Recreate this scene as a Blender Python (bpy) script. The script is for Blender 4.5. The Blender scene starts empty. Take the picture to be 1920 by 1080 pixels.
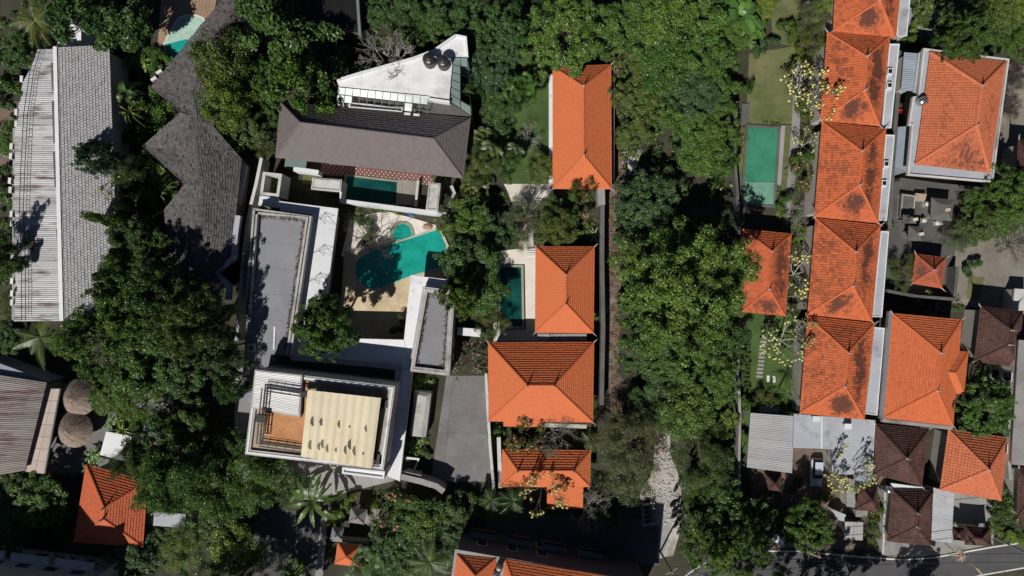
import bpy, math, random
import numpy as np
from mathutils import Vector, Matrix
from mathutils.geometry import tessellate_polygon

random.seed(7)
RNG = np.random.default_rng(11)
SC = bpy.context.scene
COL = SC.collection

# ------------------------------------------------------------------ camera, sky, sun, exposure
CAM_H = 105.0            # drone height above ground, looking straight down
M_PX = 0.08              # metres per photo pixel at ground level
cam = bpy.data.cameras.new('camera'); cam_o = bpy.data.objects.new('camera', cam); COL.objects.link(cam_o)
cam_o.location = (0, 0, CAM_H); cam.sensor_width = 36.0
cam.lens = 36.0 * CAM_H / (1920 * M_PX); cam.clip_start = 1.0; cam.clip_end = 3000.0
SC.camera = cam_o
SUN_AZ = math.radians(27.0)      # shadows fall 27 degrees right of picture-up
SUN_EL = math.radians(49.0)
world = bpy.data.worlds.new('World'); SC.world = world; world.use_nodes = True
wn = world.node_tree.nodes; wl = world.node_tree.links
sky = wn.new('ShaderNodeTexSky'); sky.sky_type = 'NISHITA'; sky.sun_disc = False
sky.sun_elevation = SUN_EL; sky.sun_rotation = math.pi + SUN_AZ; sky.air_density = .45; sky.dust_density = .3; sky.ozone_density = 1.5
wl.new(sky.outputs[0], wn['Background'].inputs[0]); wn['Background'].inputs[1].default_value = 0.05
sun = bpy.data.lights.new('sun', 'SUN'); sun.energy = 5.0; sun.angle = math.radians(0.5); sun.color = (1.0, 0.955, 0.88)
sun_o = bpy.data.objects.new('sun', sun); COL.objects.link(sun_o)
sd = Vector((math.sin(SUN_AZ) * math.cos(SUN_EL), math.cos(SUN_AZ) * math.cos(SUN_EL), -math.sin(SUN_EL)))
sun_o.rotation_euler = sd.to_track_quat('-Z', 'Y').to_euler(); sun_o.location = (-40, -80, 120)
SC.view_settings.view_transform = 'Standard'; SC.view_settings.look = 'None'
SC.view_settings.exposure = -0.1; SC.view_settings.gamma = 1.0; SC.view_settings.use_curve_mapping = False

# ------------------------------------------------------------------ helpers
def P(px, py, z=0.0):
    """survey point of the photograph (pixel, height) -> world position"""
    f = M_PX * (CAM_H - z) / CAM_H
    return Vector(((px - 960) * f, (540 - py) * f, z))
def PP(pts, z): return [P(x, y, z) for x, y in pts]
def lerp(a, b, t): return a + (b - a) * t

class MB:
    def __init__(s): s.v = []; s.f = []; s.tint = []; s.soot = []; s.use = False
    def add(s, vs, fs, tint=0.5, soot=0.0):
        o = len(s.v); s.v.extend(vs); s.f.extend([tuple(i + o for i in f) for f in fs])
        s.tint.extend([tint] * len(fs)); s.soot.extend([soot] * len(fs)); return s
    def quad(s, a, b, c, d, **k): return s.add([a, b, c, d], [(0, 1, 2, 3)], **k)
    def box(s, c, sx, sy, sz, rot=0.0):
        """c = centre of the bottom"""
        cs, sn = math.cos(rot), math.sin(rot); vs = []
        for z in (0, sz):
            for x, y in ((-1, -1), (1, -1), (1, 1), (-1, 1)):
                x *= sx / 2; y *= sy / 2
                vs.append(Vector((c[0] + x * cs - y * sn, c[1] + x * sn + y * cs, c[2] + z)))
        return s.add(vs, [(3, 2, 1, 0), (4, 5, 6, 7), (0, 1, 5, 4), (1, 2, 6, 5), (2, 3, 7, 6), (3, 0, 4, 7)])
    def prism(s, poly, z0, z1, holes=()):
        poly = ccw([Vector((p[0], p[1], 0)) for p in poly])
        hs = [ccw([Vector((p[0], p[1], 0)) for p in h]) for h in holes]
        allp = list(poly)
        for h in hs: allp += h
        tris = tessellate_polygon([poly] + hs); n = len(allp)
        vs = [Vector((p.x, p.y, z1)) for p in allp] + [Vector((p.x, p.y, z0)) for p in allp]; fs = []
        for t in tris:
            a, b, c = (allp[i] for i in t)
            if (b - a).cross(c - a).z < 0: t = (t[0], t[2], t[1])
            fs.append(tuple(t)); fs.append((t[2] + n, t[1] + n, t[0] + n))
        o = 0
        for k, lp in enumerate([poly] + hs):
            m = len(lp)
            for i in range(m):
                a, b = o + i, o + (i + 1) % m
                fs.append((a + n, b + n, b, a) if k == 0 else (b + n, a + n, a, b))
            o += m
        return s.add(vs, fs)
    def frustum(s, top, bot):
        n = len(top)
        return s.add(list(top) + list(bot), [tuple(range(n))] + [(i + n, (i + 1) % n + n, (i + 1) % n, i) for i in range(n)])
    def tube(s, pts, r, n=6, cap=True, tint=0.5):
        rs = r if isinstance(r, (list, tuple)) else [r] * len(pts); vs = []; fs = []
        for i, p in enumerate(pts):
            d = (pts[min(i + 1, len(pts) - 1)] - pts[max(i - 1, 0)])
            d = d.normalized() if d.length > 1e-9 else Vector((0, 0, 1))
            u = d.orthogonal() if abs(d.z) < .99 else Vector((1, 0, 0)); u = (u - d * u.dot(d)).normalized(); w = d.cross(u)
            for k in range(n):
                a = 2 * math.pi * k / n; vs.append(p + (u * math.cos(a) + w * math.sin(a)) * rs[i])
        for i in range(len(pts) - 1):
            for k in range(n): fs.append((i * n + k, i * n + (k + 1) % n, (i + 1) * n + (k + 1) % n, (i + 1) * n + k))
        if cap: fs.append(tuple(range(n - 1, -1, -1))); fs.append(tuple((len(pts) - 1) * n + k for k in range(n)))
        return s.add(vs, fs, tint=tint)
    def lathe(s, c, prof, n=20):
        vs = []; fs = []
        for r, z in prof:
            for k in range(n):
                a = 2 * math.pi * k / n; vs.append(Vector((c[0] + r * math.cos(a), c[1] + r * math.sin(a), c[2] + z)))
        for i in range(len(prof) - 1):
            for k in range(n): fs.append((i * n + k, i * n + (k + 1) % n, (i + 1) * n + (k + 1) % n, (i + 1) * n + k))
        fs.append(tuple((len(prof) - 1) * n + k for k in range(n))); fs.append(tuple(range(n - 1, -1, -1)))
        return s.add(vs, fs)
    def mesh(s, name, off=None, smooth=False):
        me = bpy.data.meshes.new(name)
        vs = [tuple(v - off) for v in s.v] if off is not None else [tuple(v) for v in s.v]
        me.from_pydata(vs, [], s.f)
        if s.use:
            for nm, dat in (('tint', s.tint), ('soot', s.soot)):
                a = me.attributes.new(nm, 'FLOAT', 'FACE'); a.data.foreach_set('value', np.array(dat, dtype=np.float32))
        if smooth: me.polygons.foreach_set('use_smooth', np.ones(len(me.polygons), dtype=bool))
        me.update(); return me
    def build(s, name, mat, parent=None, smooth=False, kind=None):
        off = Vector(parent.location) if parent is not None else None
        if parent is not None and parent.parent is not None: off = off + Vector(parent.parent.location)
        me = s.mesh(name, off, smooth); me.materials.append(mat)
        o = bpy.data.objects.new(name, me); COL.objects.link(o)
        if parent is not None: o.parent = parent
        if kind: o['kind'] = kind
        return o

def area2(p): return sum(p[i].x * p[(i + 1) % len(p)].y - p[(i + 1) % len(p)].x * p[i].y for i in range(len(p)))
def ccw(p): return p if area2(p) > 0 else p[::-1]
def inset(poly, d):
    p = ccw([Vector((q[0], q[1], 0)) for q in poly]); n = len(p); out = []
    for i in range(n):
        a, b, c = p[i - 1], p[i], p[(i + 1) % n]
        d1 = (b - a).normalized(); d2 = (c - b).normalized()
        n1 = Vector((-d1.y, d1.x, 0)); n2 = Vector((-d2.y, d2.x, 0)); m = (n1 + n2)
        m = m / max(0.35, m.dot(n1)) if m.length > 1e-6 else n1
        out.append(b + m * d)
    return out
def strip(pts, w):
    """polygon band of width w along a polyline of world points"""
    L = []; R = []
    for i, p in enumerate(pts):
        d = (pts[min(i + 1, len(pts) - 1)] - pts[max(i - 1, 0)]); d.z = 0; d.normalize(); n = Vector((-d.y, d.x, 0))
        L.append(p + n * w / 2); R.append(p - n * w / 2)
    return L + R[::-1]
def thing(name, label, cat, loc, group=None):
    o = bpy.data.objects.new(name, None); COL.objects.link(o); o.empty_display_size = 0.3
    o.location = loc; o['label'] = label; o['category'] = cat
    if group: o['group'] = group
    return o
def tag(o, label, cat, group=None):
    o['label'] = label; o['category'] = cat
    if group: o['group'] = group
    return o
def base(pts, z): 
    c = Vector((0, 0, 0))
    for x, y in pts: c += P(x, y, z)
    c /= len(pts); c.z = 0; return c
def struct(name, pts, z0, z1, mat, holes=(), zp=None):
    zz = z1 if zp is None else zp
    o = MB().prism(PP(pts, zz), z0, z1, [PP(h, zz) for h in holes]).build(name, mat); o['kind'] = 'structure'; return o

# ------------------------------------------------------------------ materials
def nt(name):
    m = bpy.data.materials.new(name); m.use_nodes = True
    return m, m.node_tree.nodes, m.node_tree.links, m.node_tree.nodes['Principled BSDF']
def ramp(N, L, src, stops):
    r = N.new('ShaderNodeValToRGB'); e = r.color_ramp.elements
    e[0].position, e[0].color = stops[0][0], (*stops[0][1], 1); e[1].position, e[1].color = stops[-1][0], (*stops[-1][1], 1)
    for p, c in stops[1:-1]: q = e.new(p); q.color = (*c, 1)
    L.new(src, r.inputs[0]); return r.outputs[0]
def noise(N, L, scale, detail=4.0, rough=0.6, vec=None, stretch=None):
    if vec is None: vec = N.new('ShaderNodeTexCoord').outputs['Object']
    if stretch:
        mp = N.new('ShaderNodeMapping'); mp.inputs['Scale'].default_value = stretch; L.new(vec, mp.inputs[0]); vec = mp.outputs[0]
    n = N.new('ShaderNodeTexNoise'); n.inputs['Scale'].default_value = scale; n.inputs['Detail'].default_value = detail
    n.inputs['Roughness'].default_value = rough; L.new(vec, n.inputs['Vector']); return n.outputs['Fac']
def mixc(N, L, fac, a, b, mode='MIX'):
    m = N.new('ShaderNodeMix'); m.data_type = 'RGBA'; m.blend_type = mode
    for s, v in ((m.inputs['Factor'], fac), (m.inputs['A'], a), (m.inputs['B'], b)):
        if isinstance(v, (int, float)): s.default_value = v
        elif isinstance(v, tuple): s.default_value = (*v, 1)
        else: L.new(v, s)
    return m.outputs['Result']
def math_(N, L, op, a, b=None, clamp=False):
    m = N.new('ShaderNodeMath'); m.operation = op; m.use_clamp = clamp
    for s, v in zip(m.inputs, (a, b)):
        if v is None: continue
        if isinstance(v, (int, float)): s.default_value = v
        else: L.new(v, s)
    return m.outputs[0]
def bump(N, L, b, h, strength=0.3, dist=0.05):
    n = N.new('ShaderNodeBump'); n.inputs['Strength'].default_value = strength; n.inputs['Distance'].default_value = dist
    L.new(h, n.inputs['Height']); L.new(n.outputs[0], b.inputs['Normal'])
def plain(name, col, rough=0.7, metal=0.0, var=0.25, scale=1.2, stain=None, stain_amt=0.5, bmp=0.0, fine=14.0):
    """weathered surface: base colour with two octaves of dirt and an optional stain colour in patches"""
    m, N, L, b = nt(name); b.inputs['Roughness'].default_value = rough; b.inputs['Metallic'].default_value = metal
    geo = N.new('ShaderNodeNewGeometry').outputs['Position']
    n1 = noise(N, L, scale * .25, 5, .65, geo); n2 = noise(N, L, fine * .25, 3, .6, geo)
    s = math_(N, L, 'ADD', math_(N, L, 'MULTIPLY', n1, .65), math_(N, L, 'MULTIPLY', n2, .35))
    lo = tuple(c * (1 - var) for c in col); hi = tuple(min(1, c * (1 + var * .7)) for c in col)
    c = ramp(N, L, s, [(.33, lo), (.66, hi)])
    oi = N.new('ShaderNodeObjectInfo'); c = mixc(N, L, 1.0, c, ramp(N, L, oi.outputs['Random'], [(0, (.90, .90, .90)), (1, (1.06, 1.05, 1.04))]), 'MULTIPLY')
    if stain is not None:
        f = ramp(N, L, noise(N, L, scale * .12 + .05, 6, .72, geo), [(.60 - .14 * stain_amt, (0, 0, 0)), (.72, (1, 1, 1))])
        c = mixc(N, L, f, c, stain)
    L.new(c, b.inputs['Base Color'])
    if bmp: bump(N, L, b, n2, bmp, .03)
    return m
def tilemat(name, col, var=0.22, soot_col=(.035, .02, .018), rough=.75, streak=.6):
    m, N, L, b = nt(name); b.inputs['Roughness'].default_value = rough; b.inputs['Specular IOR Level'].default_value = .25
    t = N.new('ShaderNodeAttribute'); t.attribute_name = 'tint'; s = N.new('ShaderNodeAttribute'); s.attribute_name = 'soot'
    geo = N.new('ShaderNodeNewGeometry').outputs['Position']
    n1 = noise(N, L, .35, 5, .6, geo); n2 = noise(N, L, 9, 3, .7, geo)
    c = ramp(N, L, t.outputs['Fac'], [(0, tuple(x * (1 - var) for x in col)), (.5, col), (1, tuple(min(1, x * (1 + var * .6)) for x in col))])
    c = mixc(N, L, streak * .5, c, mixc(N, L, n1, tuple(x * .72 for x in col), tuple(min(1, x * 1.18) for x in col)))
    c = mixc(N, L, math_(N, L, 'MULTIPLY', n2, .16), c, tuple(x * .5 for x in col))
    f = math_(N, L, 'MULTIPLY', s.outputs['Fac'], ramp(N, L, n2, [(.3, (.55,) * 3), (.6, (1,) * 3)]), True)
    c = mixc(N, L, f, c, soot_col); L.new(c, b.inputs['Base Color']); bump(N, L, b, n2, .25, .02); return m
def leafmat(name, col, rough=.40, trans=.10, var=.62):
    m, N, L, b = nt(name); b.inputs['Roughness'].default_value = rough; b.inputs['Specular IOR Level'].default_value = .35
    t = N.new('ShaderNodeAttribute'); t.attribute_name = 'tint'; oi = N.new('ShaderNodeObjectInfo')
    c = ramp(N, L, t.outputs['Fac'], [(0, (col[0] * (1 - var), col[1] * (1 - var * .9), col[2] * (1 - var))), (.5, col), (1, (min(1, col[0] * (1 + var * 1.25)), min(1, col[1] * (1 + var * .75)), col[2] * (1 + var * .2)))])
    c = mixc(N, L, 1.0, c, ramp(N, L, oi.outputs['Random'], [(0, (.80, .90, .98)), (.5, (1, 1, 1)), (1, (1.10, 1.04, .88))]), 'MULTIPLY')
    L.new(c, b.inputs['Base Color'])
    tr = N.new('ShaderNodeBsdfTranslucent'); L.new(mixc(N, L, 1.0, c, (1.2, 1.25, .6), 'MULTIPLY'), tr.inputs[0])
    mx = N.new('ShaderNodeMixShader'); mx.inputs[0].default_value = trans
    L.new(b.outputs[0], mx.inputs[1]); L.new(tr.outputs[0], mx.inputs[2]); L.new(mx.outputs[0], N['Material Output'].inputs[0]); return m
def watermat(name, deep, shallow, ripple=.12):
    m, N, L, b = nt(name); b.inputs['Roughness'].default_value = .06; b.inputs['IOR'].default_value = 1.33
    geo = N.new('ShaderNodeNewGeometry').outputs['Position']
    v = N.new('ShaderNodeTexVoronoi'); v.feature = 'SMOOTH_F1'; v.inputs['Scale'].default_value = 1.6; L.new(geo, v.inputs['Vector'])
    n1 = noise(N, L, .35, 5, .65, geo); n2 = noise(N, L, 3.2, 5, .75, geo)
    s = math_(N, L, 'ADD', math_(N, L, 'MULTIPLY', n1, .6), math_(N, L, 'MULTIPLY', n2, .4))
    L.new(ramp(N, L, s, [(.32, tuple(x * .78 for x in deep)), (.5, tuple((p + q) / 2 for p, q in zip(deep, shallow))), (.68, tuple(x * 1.12 for x in shallow))]), b.inputs['Base Color'])
    bump(N, L, b, math_(N, L, 'ADD', n2, v.outputs['Distance']), ripple, .05); return m
def rustmat(name, col, rust, amt=.5, sx=(.12, 1.6, 1)):
    m, N, L, b = nt(name); b.inputs['Roughness'].default_value = .55; b.inputs['Metallic'].default_value = .15
    geo = N.new('ShaderNodeNewGeometry').outputs['Position']; oi = N.new('ShaderNodeObjectInfo')
    n1 = noise(N, L, 1.0, 5, .65, geo, sx); n2 = noise(N, L, 5, 4, .6, geo); n3 = noise(N, L, .25, 3, .5, geo)
    c = mixc(N, L, n2, tuple(x * .8 for x in col), tuple(min(1, x * 1.15) for x in col))
    c = mixc(N, L, 1.0, c, ramp(N, L, oi.outputs['Random'], [(0, (.78, .78, .78)), (1, (1.1, 1.1, 1.1))]), 'MULTIPLY')
    f = ramp(N, L, math_(N, L, 'ADD', math_(N, L, 'MULTIPLY', n1, .7), math_(N, L, 'MULTIPLY', n3, .3)), [(.66 - .2 * amt, (0, 0, 0)), (.76 - .16 * amt, (1, 1, 1))])
    L.new(mixc(N, L, f, c, mixc(N, L, n2, tuple(x * .6 for x in rust), rust)), b.inputs['Base Color']); return m

M = {}
M['orange'] = tilemat('terracotta_tile_clean', (.555, .146, .055), .08, streak=.3)
M['orange_old'] = tilemat('terracotta_tile_weathered', (.53, .132, .050), .27, (.048, .024, .02))
M['orange_dim'] = tilemat('terracotta_tile_small', (.40, .10, .05), .25, (.10, .05, .04))
M['brown'] = tilemat('brown_clay_tile', (.066, .034, .028), .55, (.125, .062, .052))
M['slate'] = tilemat('taupe_concrete_tile', (.150, .130, .131), .14, streak=.3)
M['shingle'] = tilemat('weathered_wood_shingle', (.098, .095, .097), .9, (.155, .105, .105))
M['grey_tile'] = tilemat('grey_flat_tile', (.37, .37, .385), .28, (.12, .12, .12), streak=.5)
M['stone_tile'] = tilemat('grey_stone_tile', (.20, .195, .20), .25)
M['white'] = plain('white_painted_concrete', (.66, .68, .715), .65, var=.10, stain=(.36, .36, .38), stain_amt=.15)
M['white_old'] = plain('stained_white_plaster', (.50, .50, .49), .8, var=.22, stain=(.16, .15, .14), stain_amt=.55, bmp=.2)
M['parapet'] = plain('weathered_grey_white_parapet', (.40, .395, .385), .85, var=.32, stain=(.11, .105, .10), stain_amt=.5, bmp=.3, fine=22)
M['grey_roof'] = plain('grey_roof_membrane', (.205, .21, .235), .8, var=.14, stain=(.165, .165, .18), stain_amt=.7, bmp=.1)
M['pale_roof'] = plain('pale_blue_grey_cement_roof', (.36, .38, .425), .75, var=.14, stain=(.17, .17, .19), stain_amt=.45)
M['concrete'] = plain('grey_concrete', (.27, .265, .26), .9, var=.25, stain=(.14, .13, .125), stain_amt=.5, bmp=.3)
M['pave'] = plain('driveway_paving', (.155, .155, .16), .9, var=.25, stain=(.15, .125, .115), stain_amt=.75, bmp=.2)
M['dark_wall'] = plain('mossy_dark_wall', (.10, .10, .095), .9, var=.4, bmp=.4)
M['wall'] = plain('cream_render_wall', (.42, .40, .36), .85, var=.15, stain=(.25, .23, .2), stain_amt=.3)
M['rust_floor'] = plain('rust_stained_concrete', (.44, .205, .085), .85, var=.3, stain=(.34, .27, .205), stain_amt=.6, scale=2)
M['tan_floor'] = plain('tan_concrete_floor', (.36, .29, .22), .9, var=.25, stain=(.3, .17, .09), stain_amt=.4)
M['cream_sheet'] = plain('cream_fibreglass_sheet', (.60, .525, .37), .55, var=.13, stain=(.52, .42, .25), stain_amt=.3)
M['mildew'] = plain('black_mildew', (.15, .135, .10), .9, var=.75, fine=34)
M['white_sheet'] = plain('white_metal_sheet', (.70, .70, .70), .4, .0, var=.06)
M['grey_sheet'] = plain('grey_metal_sheet', (.36, .365, .38), .45, .1, var=.12)
M['blue_sheet'] = plain('blue_grey_metal_sheet', (.27, .31, .37), .45, .1, var=.12)
M['zinc'] = rustmat('streaked_zinc_sheet', (.43, .435, .45), (.12, .06, .055), .72)
M['rusty'] = rustmat('rusty_sheet', (.235, .205, .195), (.10, .046, .034), .85, (.1, 2.2, 1))
M['rusty_small'] = rustmat('half_rusted_sheet', (.33, .33, .34), (.28, .12, .045), .5, (2, .3, 1))
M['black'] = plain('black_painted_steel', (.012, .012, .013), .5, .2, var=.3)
M['plastic_black'] = plain('black_plastic_tank', (.03, .03, .032), .38, var=.2)
M['ac'] = plain('white_enamel_casing', (.62, .63, .62), .5, var=.1)
M['gray_metal'] = plain('galvanised_metal', (.30, .31, .32), .4, .5, var=.2)
M['thatch'] = tilemat('dry_grass_thatch', (.30, .235, .20), .45, (.13, .095, .075), .95)
M['tan_panel'] = plain('tan_polycarbonate_panel', (.42, .335, .285), .5, var=.14)
M['asphalt'] = plain('worn_asphalt', (.078, .078, .082), .9, var=.22, stain=(.045, .045, .047), stain_amt=.4, bmp=.3, fine=30)
M['line'] = plain('white_road_paint', (.62, .62, .60), .7, var=.2, stain=(.25, .25, .25), stain_amt=.3)
M['rubble'] = plain('pale_rubble_gravel', (.44, .415, .395), .95, var=.5, stain=(.16, .13, .11), stain_amt=.8, bmp=.8, fine=26)
M['dirt'] = plain('grey_brown_dirt', (.215, .19, .165), .95, var=.3, stain=(.115, .10, .08), stain_amt=.6, bmp=.6, fine=26)
M['leaf_dirt'] = plain('leaf_littered_soil', (.155, .11, .09), .95, var=.55, stain=(.30, .25, .22), stain_amt=.35, bmp=.8, fine=32)
M['patio'] = plain('pale_pool_paving', (.60, .565, .52), .8, var=.14, stain=(.46, .37, .29), stain_amt=.4)
M['sandstone'] = plain('yellow_sandstone_paving', (.54, .43, .28), .85, var=.28, stain=(.62, .56, .46), stain_amt=.6)
M['deck'] = plain('timber_deck', (.30, .205, .145), .75, var=.25)
M['deck_grey'] = plain('silvered_timber_deck', (.27, .245, .22), .8, var=.25)
M['brickfloor'] = plain('red_brick_paver', (.17, .075, .06), .85, var=.3)
M['coping'] = plain('pale_stone_coping', (.45, .43, .36), .8, var=.2)
M['pool_stone'] = plain('green_grey_pool_stone', (.25, .27, .20), .8, var=.25)
M['litter'] = plain('dry_leaf_litter', (.105, .062, .045), .95, var=.8, fine=40, bmp=.8)
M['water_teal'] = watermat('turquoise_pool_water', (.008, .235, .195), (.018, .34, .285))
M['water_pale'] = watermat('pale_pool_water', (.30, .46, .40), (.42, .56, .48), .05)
M['water_green'] = watermat('green_pool_water', (.040, .185, .110), (.055, .235, .145), .05)
M['water_greenlite'] = watermat('green_shallow_water', (.12, .27, .195), (.18, .34, .25), .05)
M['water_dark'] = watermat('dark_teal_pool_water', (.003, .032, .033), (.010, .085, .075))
m, N, L, b = nt('tinted_glass'); b.inputs['Base Color'].default_value = (.30, .40, .39, 1); b.inputs['Roughness'].default_value = .3
tp = N.new('ShaderNodeBsdfTransparent'); tp.inputs[0].default_value = (.62, .72, .70, 1); mx = N.new('ShaderNodeMixShader'); mx.inputs[0].default_value = .5
L.new(tp.outputs[0], mx.inputs[1]); L.new(b.outputs[0], mx.inputs[2]); L.new(mx.outputs[0], N['Material Output'].inputs[0]); M['glass'] = m
m, N, L, b = nt('dark_window_glass'); b.inputs['Base Color'].default_value = (.012, .016, .02, 1); b.inputs['Roughness'].default_value = .05; M['window'] = m
def paint(name, col, rough=.3, metal=.0):
    m, N, L, b = nt(name); b.inputs['Base Color'].default_value = (*col, 1); b.inputs['Roughness'].default_value = rough; b.inputs['Metallic'].default_value = metal
    b.inputs['Coat Weight'].default_value = .4; return m
M['car_blue'] = paint('silver_blue_car_paint', (.46, .51, .62), .35, .0); M['car_white'] = paint('white_car_paint', (.62, .64, .68), .3)
M['bike_black'] = paint('black_bike_paint', (.015, .015, .017), .3); M['rubber'] = plain('tyre_rubber', (.02, .02, .02), .85, var=.2)
M['lamp_glass'] = paint('lamp_lens', (.7, .7, .68), .1); M['chrome'] = paint('polished_metal', (.55, .56, .58), .25, .9)
M['blue_plastic'] = paint('blue_plastic', (.05, .13, .45), .4); M['red_plastic'] = paint('red_paint', (.35, .03, .03), .4)
M['boulder'] = plain('tan_boulder', (.36, .24, .16), .85, var=.3, bmp=.5)
M['finial'] = plain('pale_stone_ornament', (.36, .33, .31), .8, var=.2)
M['bark'] = plain('brown_bark', (.085, .065, .05), .9, var=.4, bmp=.5)
M['bark_pale'] = plain('pale_grey_bark', (.33, .31, .285), .85, var=.35)
M['bark_dark'] = plain('dark_twig_bark', (.075, .062, .052), .9, var=.35)
M['flower_y'] = leafmat('cream_yellow_flowers', (.88, .80, .38), .6, .2, .2)
M['flower_p'] = leafmat('pink_flowers', (.66, .30, .32), .6, .2, .3)
M['flower_r'] = leafmat('red_flowers', (.42, .045, .035), .6, .2, .3)
M['straw'] = plain('dry_palm_leaf', (.50, .39, .29), .9, var=.25)
for k, c in dict(dark=(.040, .078, .023), mid=(.050, .095, .020), bright=(.060, .108, .023), olive=(.062, .084, .024), yellow=(.090, .130, .026), teal=(.038, .072, .034),
                 grey=(.070, .084, .045), palm=(.036, .066, .020), palm_y=(.058, .074, .022), banana=(.070, .130, .028), pale=(.20, .25, .15), purple=(.055, .042, .050), lime=(.088, .138, .028)).items():
    M['leaf_' + k] = leafmat('foliage_' + k, (c[0] * 1.24, c[1] * 1.34, c[2] * 1.25))
M['grass'] = plain('lawn_grass', (.095, .118, .040), .95, var=.4, stain=(.185, .160, .085), stain_amt=.95, bmp=.8, fine=40)
M['grass_dark'] = plain('garden_grass', (.052, .095, .022), .95, var=.4, bmp=.8, fine=40)
M['ground'] = plain('dark_garden_soil', (.040, .040, .024), .95, var=.55, stain=(.07, .055, .04), stain_amt=.5, bmp=.8, fine=24)
M['flower_dry'] = leafmat('dry_litter_leaves', (.20, .14, .105), .9, .05, .6)
M['terrace'] = plain('weathered_white_terrace', (.66, .67, .69), .7, var=.16, stain=(.36, .335, .325), stain_amt=.75)
M['yard_stone'] = plain('dark_yard_stone', (.085, .082, .08), .9, var=.4, stain=(.06, .058, .055), stain_amt=.6, bmp=.4)  # dark stone, its colour deepened further for tree shade
M['pale_sheet'] = plain('pale_metal_sheet', (.43, .445, .475), .45, .0, var=.1, stain=(.33, .30, .29), stain_amt=.3)
M['shade_wall'] = plain('shade_darkened_render', (.075, .075, .08), .85, var=.3, stain=(.08, .08, .08), stain_amt=.5)  # render darkened to stand in for shade on the apartment's north face
M['orange_faded'] = tilemat('faded_terracotta_tile', (.52, .152, .072), .25, (.06, .03, .025))
M['orange_deep'] = tilemat('deep_red_terracotta_tile', (.475, .112, .045), .25, (.05, .025, .02))
M['seam'] = plain('roof_membrane_seam', (.165, .17, .19), .85, var=.2)

# ------------------------------------------------------------------ roof and building builders
from mathutils import noise as mnoise
def tile_patch(mb, e0, e1, r0, r1, row=.4, w=.3, lift=.06, wave=.03, soot=None, stagger=False, var=1.0, gap=0.0):
    """courses of separate overlapping tiles on the patch eave e0-e1 / top r0-r1"""
    mb.use = True
    ud = (e1 - e0).normalized(); nrm = (e1 - e0).cross((r0 + r1) / 2 - (e0 + e1) / 2).normalized()
    if nrm.z < 0: nrm = -nrm
    n = max(1, round(((r0 + r1) / 2 - (e0 + e1) / 2).length / row)); L = max(.01, (e1 - e0).length)
    for i in range(n):
        t0, t1 = i / n, (i + 1) / n
        a0, b0, a1, b1 = lerp(e0, r0, t0), lerp(e1, r1, t0), lerp(e0, r0, t1), lerp(e1, r1, t1)
        s = [(q - e0).dot(ud) for q in (a0, b0, a1, b1)]; d0, d1 = max(1e-6, s[1] - s[0]), max(1e-6, s[3] - s[2])
        off = (w / 2 if (stagger and i % 2) else 0) + (random.uniform(-.05, .05) * w if stagger else 0)
        for k in range(math.floor((min(s[0], s[2]) - off) / w), math.ceil((max(s[1], s[3]) - off) / w)):
            s0, s1 = k * w + off, (k + 1) * w + off
            c = lambda x, lo, hi: min(max(x, lo), hi)
            l0, l1, u0, u1 = c(s0, s[0], s[1]), c(s1, s[0], s[1]), c(s0, s[2], s[3]), c(s1, s[2], s[3])
            if l1 - l0 < .03 and u1 - u0 < .03: continue
            if gap and l1 - l0 > 3 * gap and u1 - u0 > 3 * gap: l0 += gap / 2; u0 += gap / 2; l1 -= gap / 2; u1 -= gap / 2
            lo = lambda x: a0 + (b0 - a0) * ((x - s[0]) / d0)
            up = lambda x: a1 + (b1 - a1) * ((x - s[2]) / d1)
            h = lift + random.uniform(-.012, .012) * var; A, B, C, D = lo(l0), lo(l1), up(u1), up(u0)
            tint = min(1, max(0, random.gauss(.5, .22))); so = 0.0
            if soot is not None:
                so = soot((l0 + l1) / 2 / L, (t0 + t1) / 2, A)
            if wave:
                Mi, Mu = lo((l0 + l1) / 2), up((u0 + u1) / 2)
                mb.add([A + nrm * h, Mi + nrm * (h + wave), B + nrm * h, C + nrm * .012, Mu + nrm * (.012 + wave), D + nrm * .012, A - nrm * .02, B - nrm * .02],
                       [(0, 1, 4, 5), (1, 2, 3, 4), (6, 7, 2, 1, 0)], tint, so)
            else:
                mb.add([A + nrm * h, B + nrm * h, C + nrm * .012, D + nrm * .012, A - nrm * .02, B - nrm * .02], [(0, 1, 2, 3), (4, 5, 1, 0)], tint, so)
    return mb
def caps(mb, p, q, r=.17, step=.42):
    """line of overlapping ridge tiles"""
    mb.use = True; d = q - p; n = max(1, round(d.length / step)); u = d.normalized(); w = u.cross(Vector((0, 0, 1))).normalized(); v = w.cross(u)
    for i in range(n):
        a, b = p + d * (i / n), p + d * ((i + 1.12) / n); ra, rb = r * 1.12, r * .92; vs = []
        for c, rr in ((a, ra), (b, rb)):
            for k in range(5): an = math.pi * k / 4; vs.append(c + w * math.cos(an) * rr + v * (math.sin(an) * rr * .8 - .02))
        mb.add(vs, [(k, k + 1, k + 6, k + 5) for k in range(4)] + [(0, 1, 2, 3, 4)], min(1, max(0, random.gauss(.5, .2))), 0)
    return mb
def soot_fn(level, cu=.5, ct=.45, su=.3, st=.32, seed=0.0, bg=.05):
    def f(u, t, pos):
        g = math.exp(-((u - cu) / su) ** 2 - ((t - ct) / st) ** 2)
        nz = mnoise.noise(Vector((pos.x * .45 + seed, pos.y * .45, 3.1))) * .6 + mnoise.noise(Vector((pos.x * 1.3, pos.y * 1.3 + seed, 1.7))) * .4
        p = level * (g * (.85 + 1.6 * nz) + bg * (.6 + 3 * nz))
        return min(1, max(0, p * 1.6 + random.uniform(-.42, .30))) if p > .08 else 0.0
    return f
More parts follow.
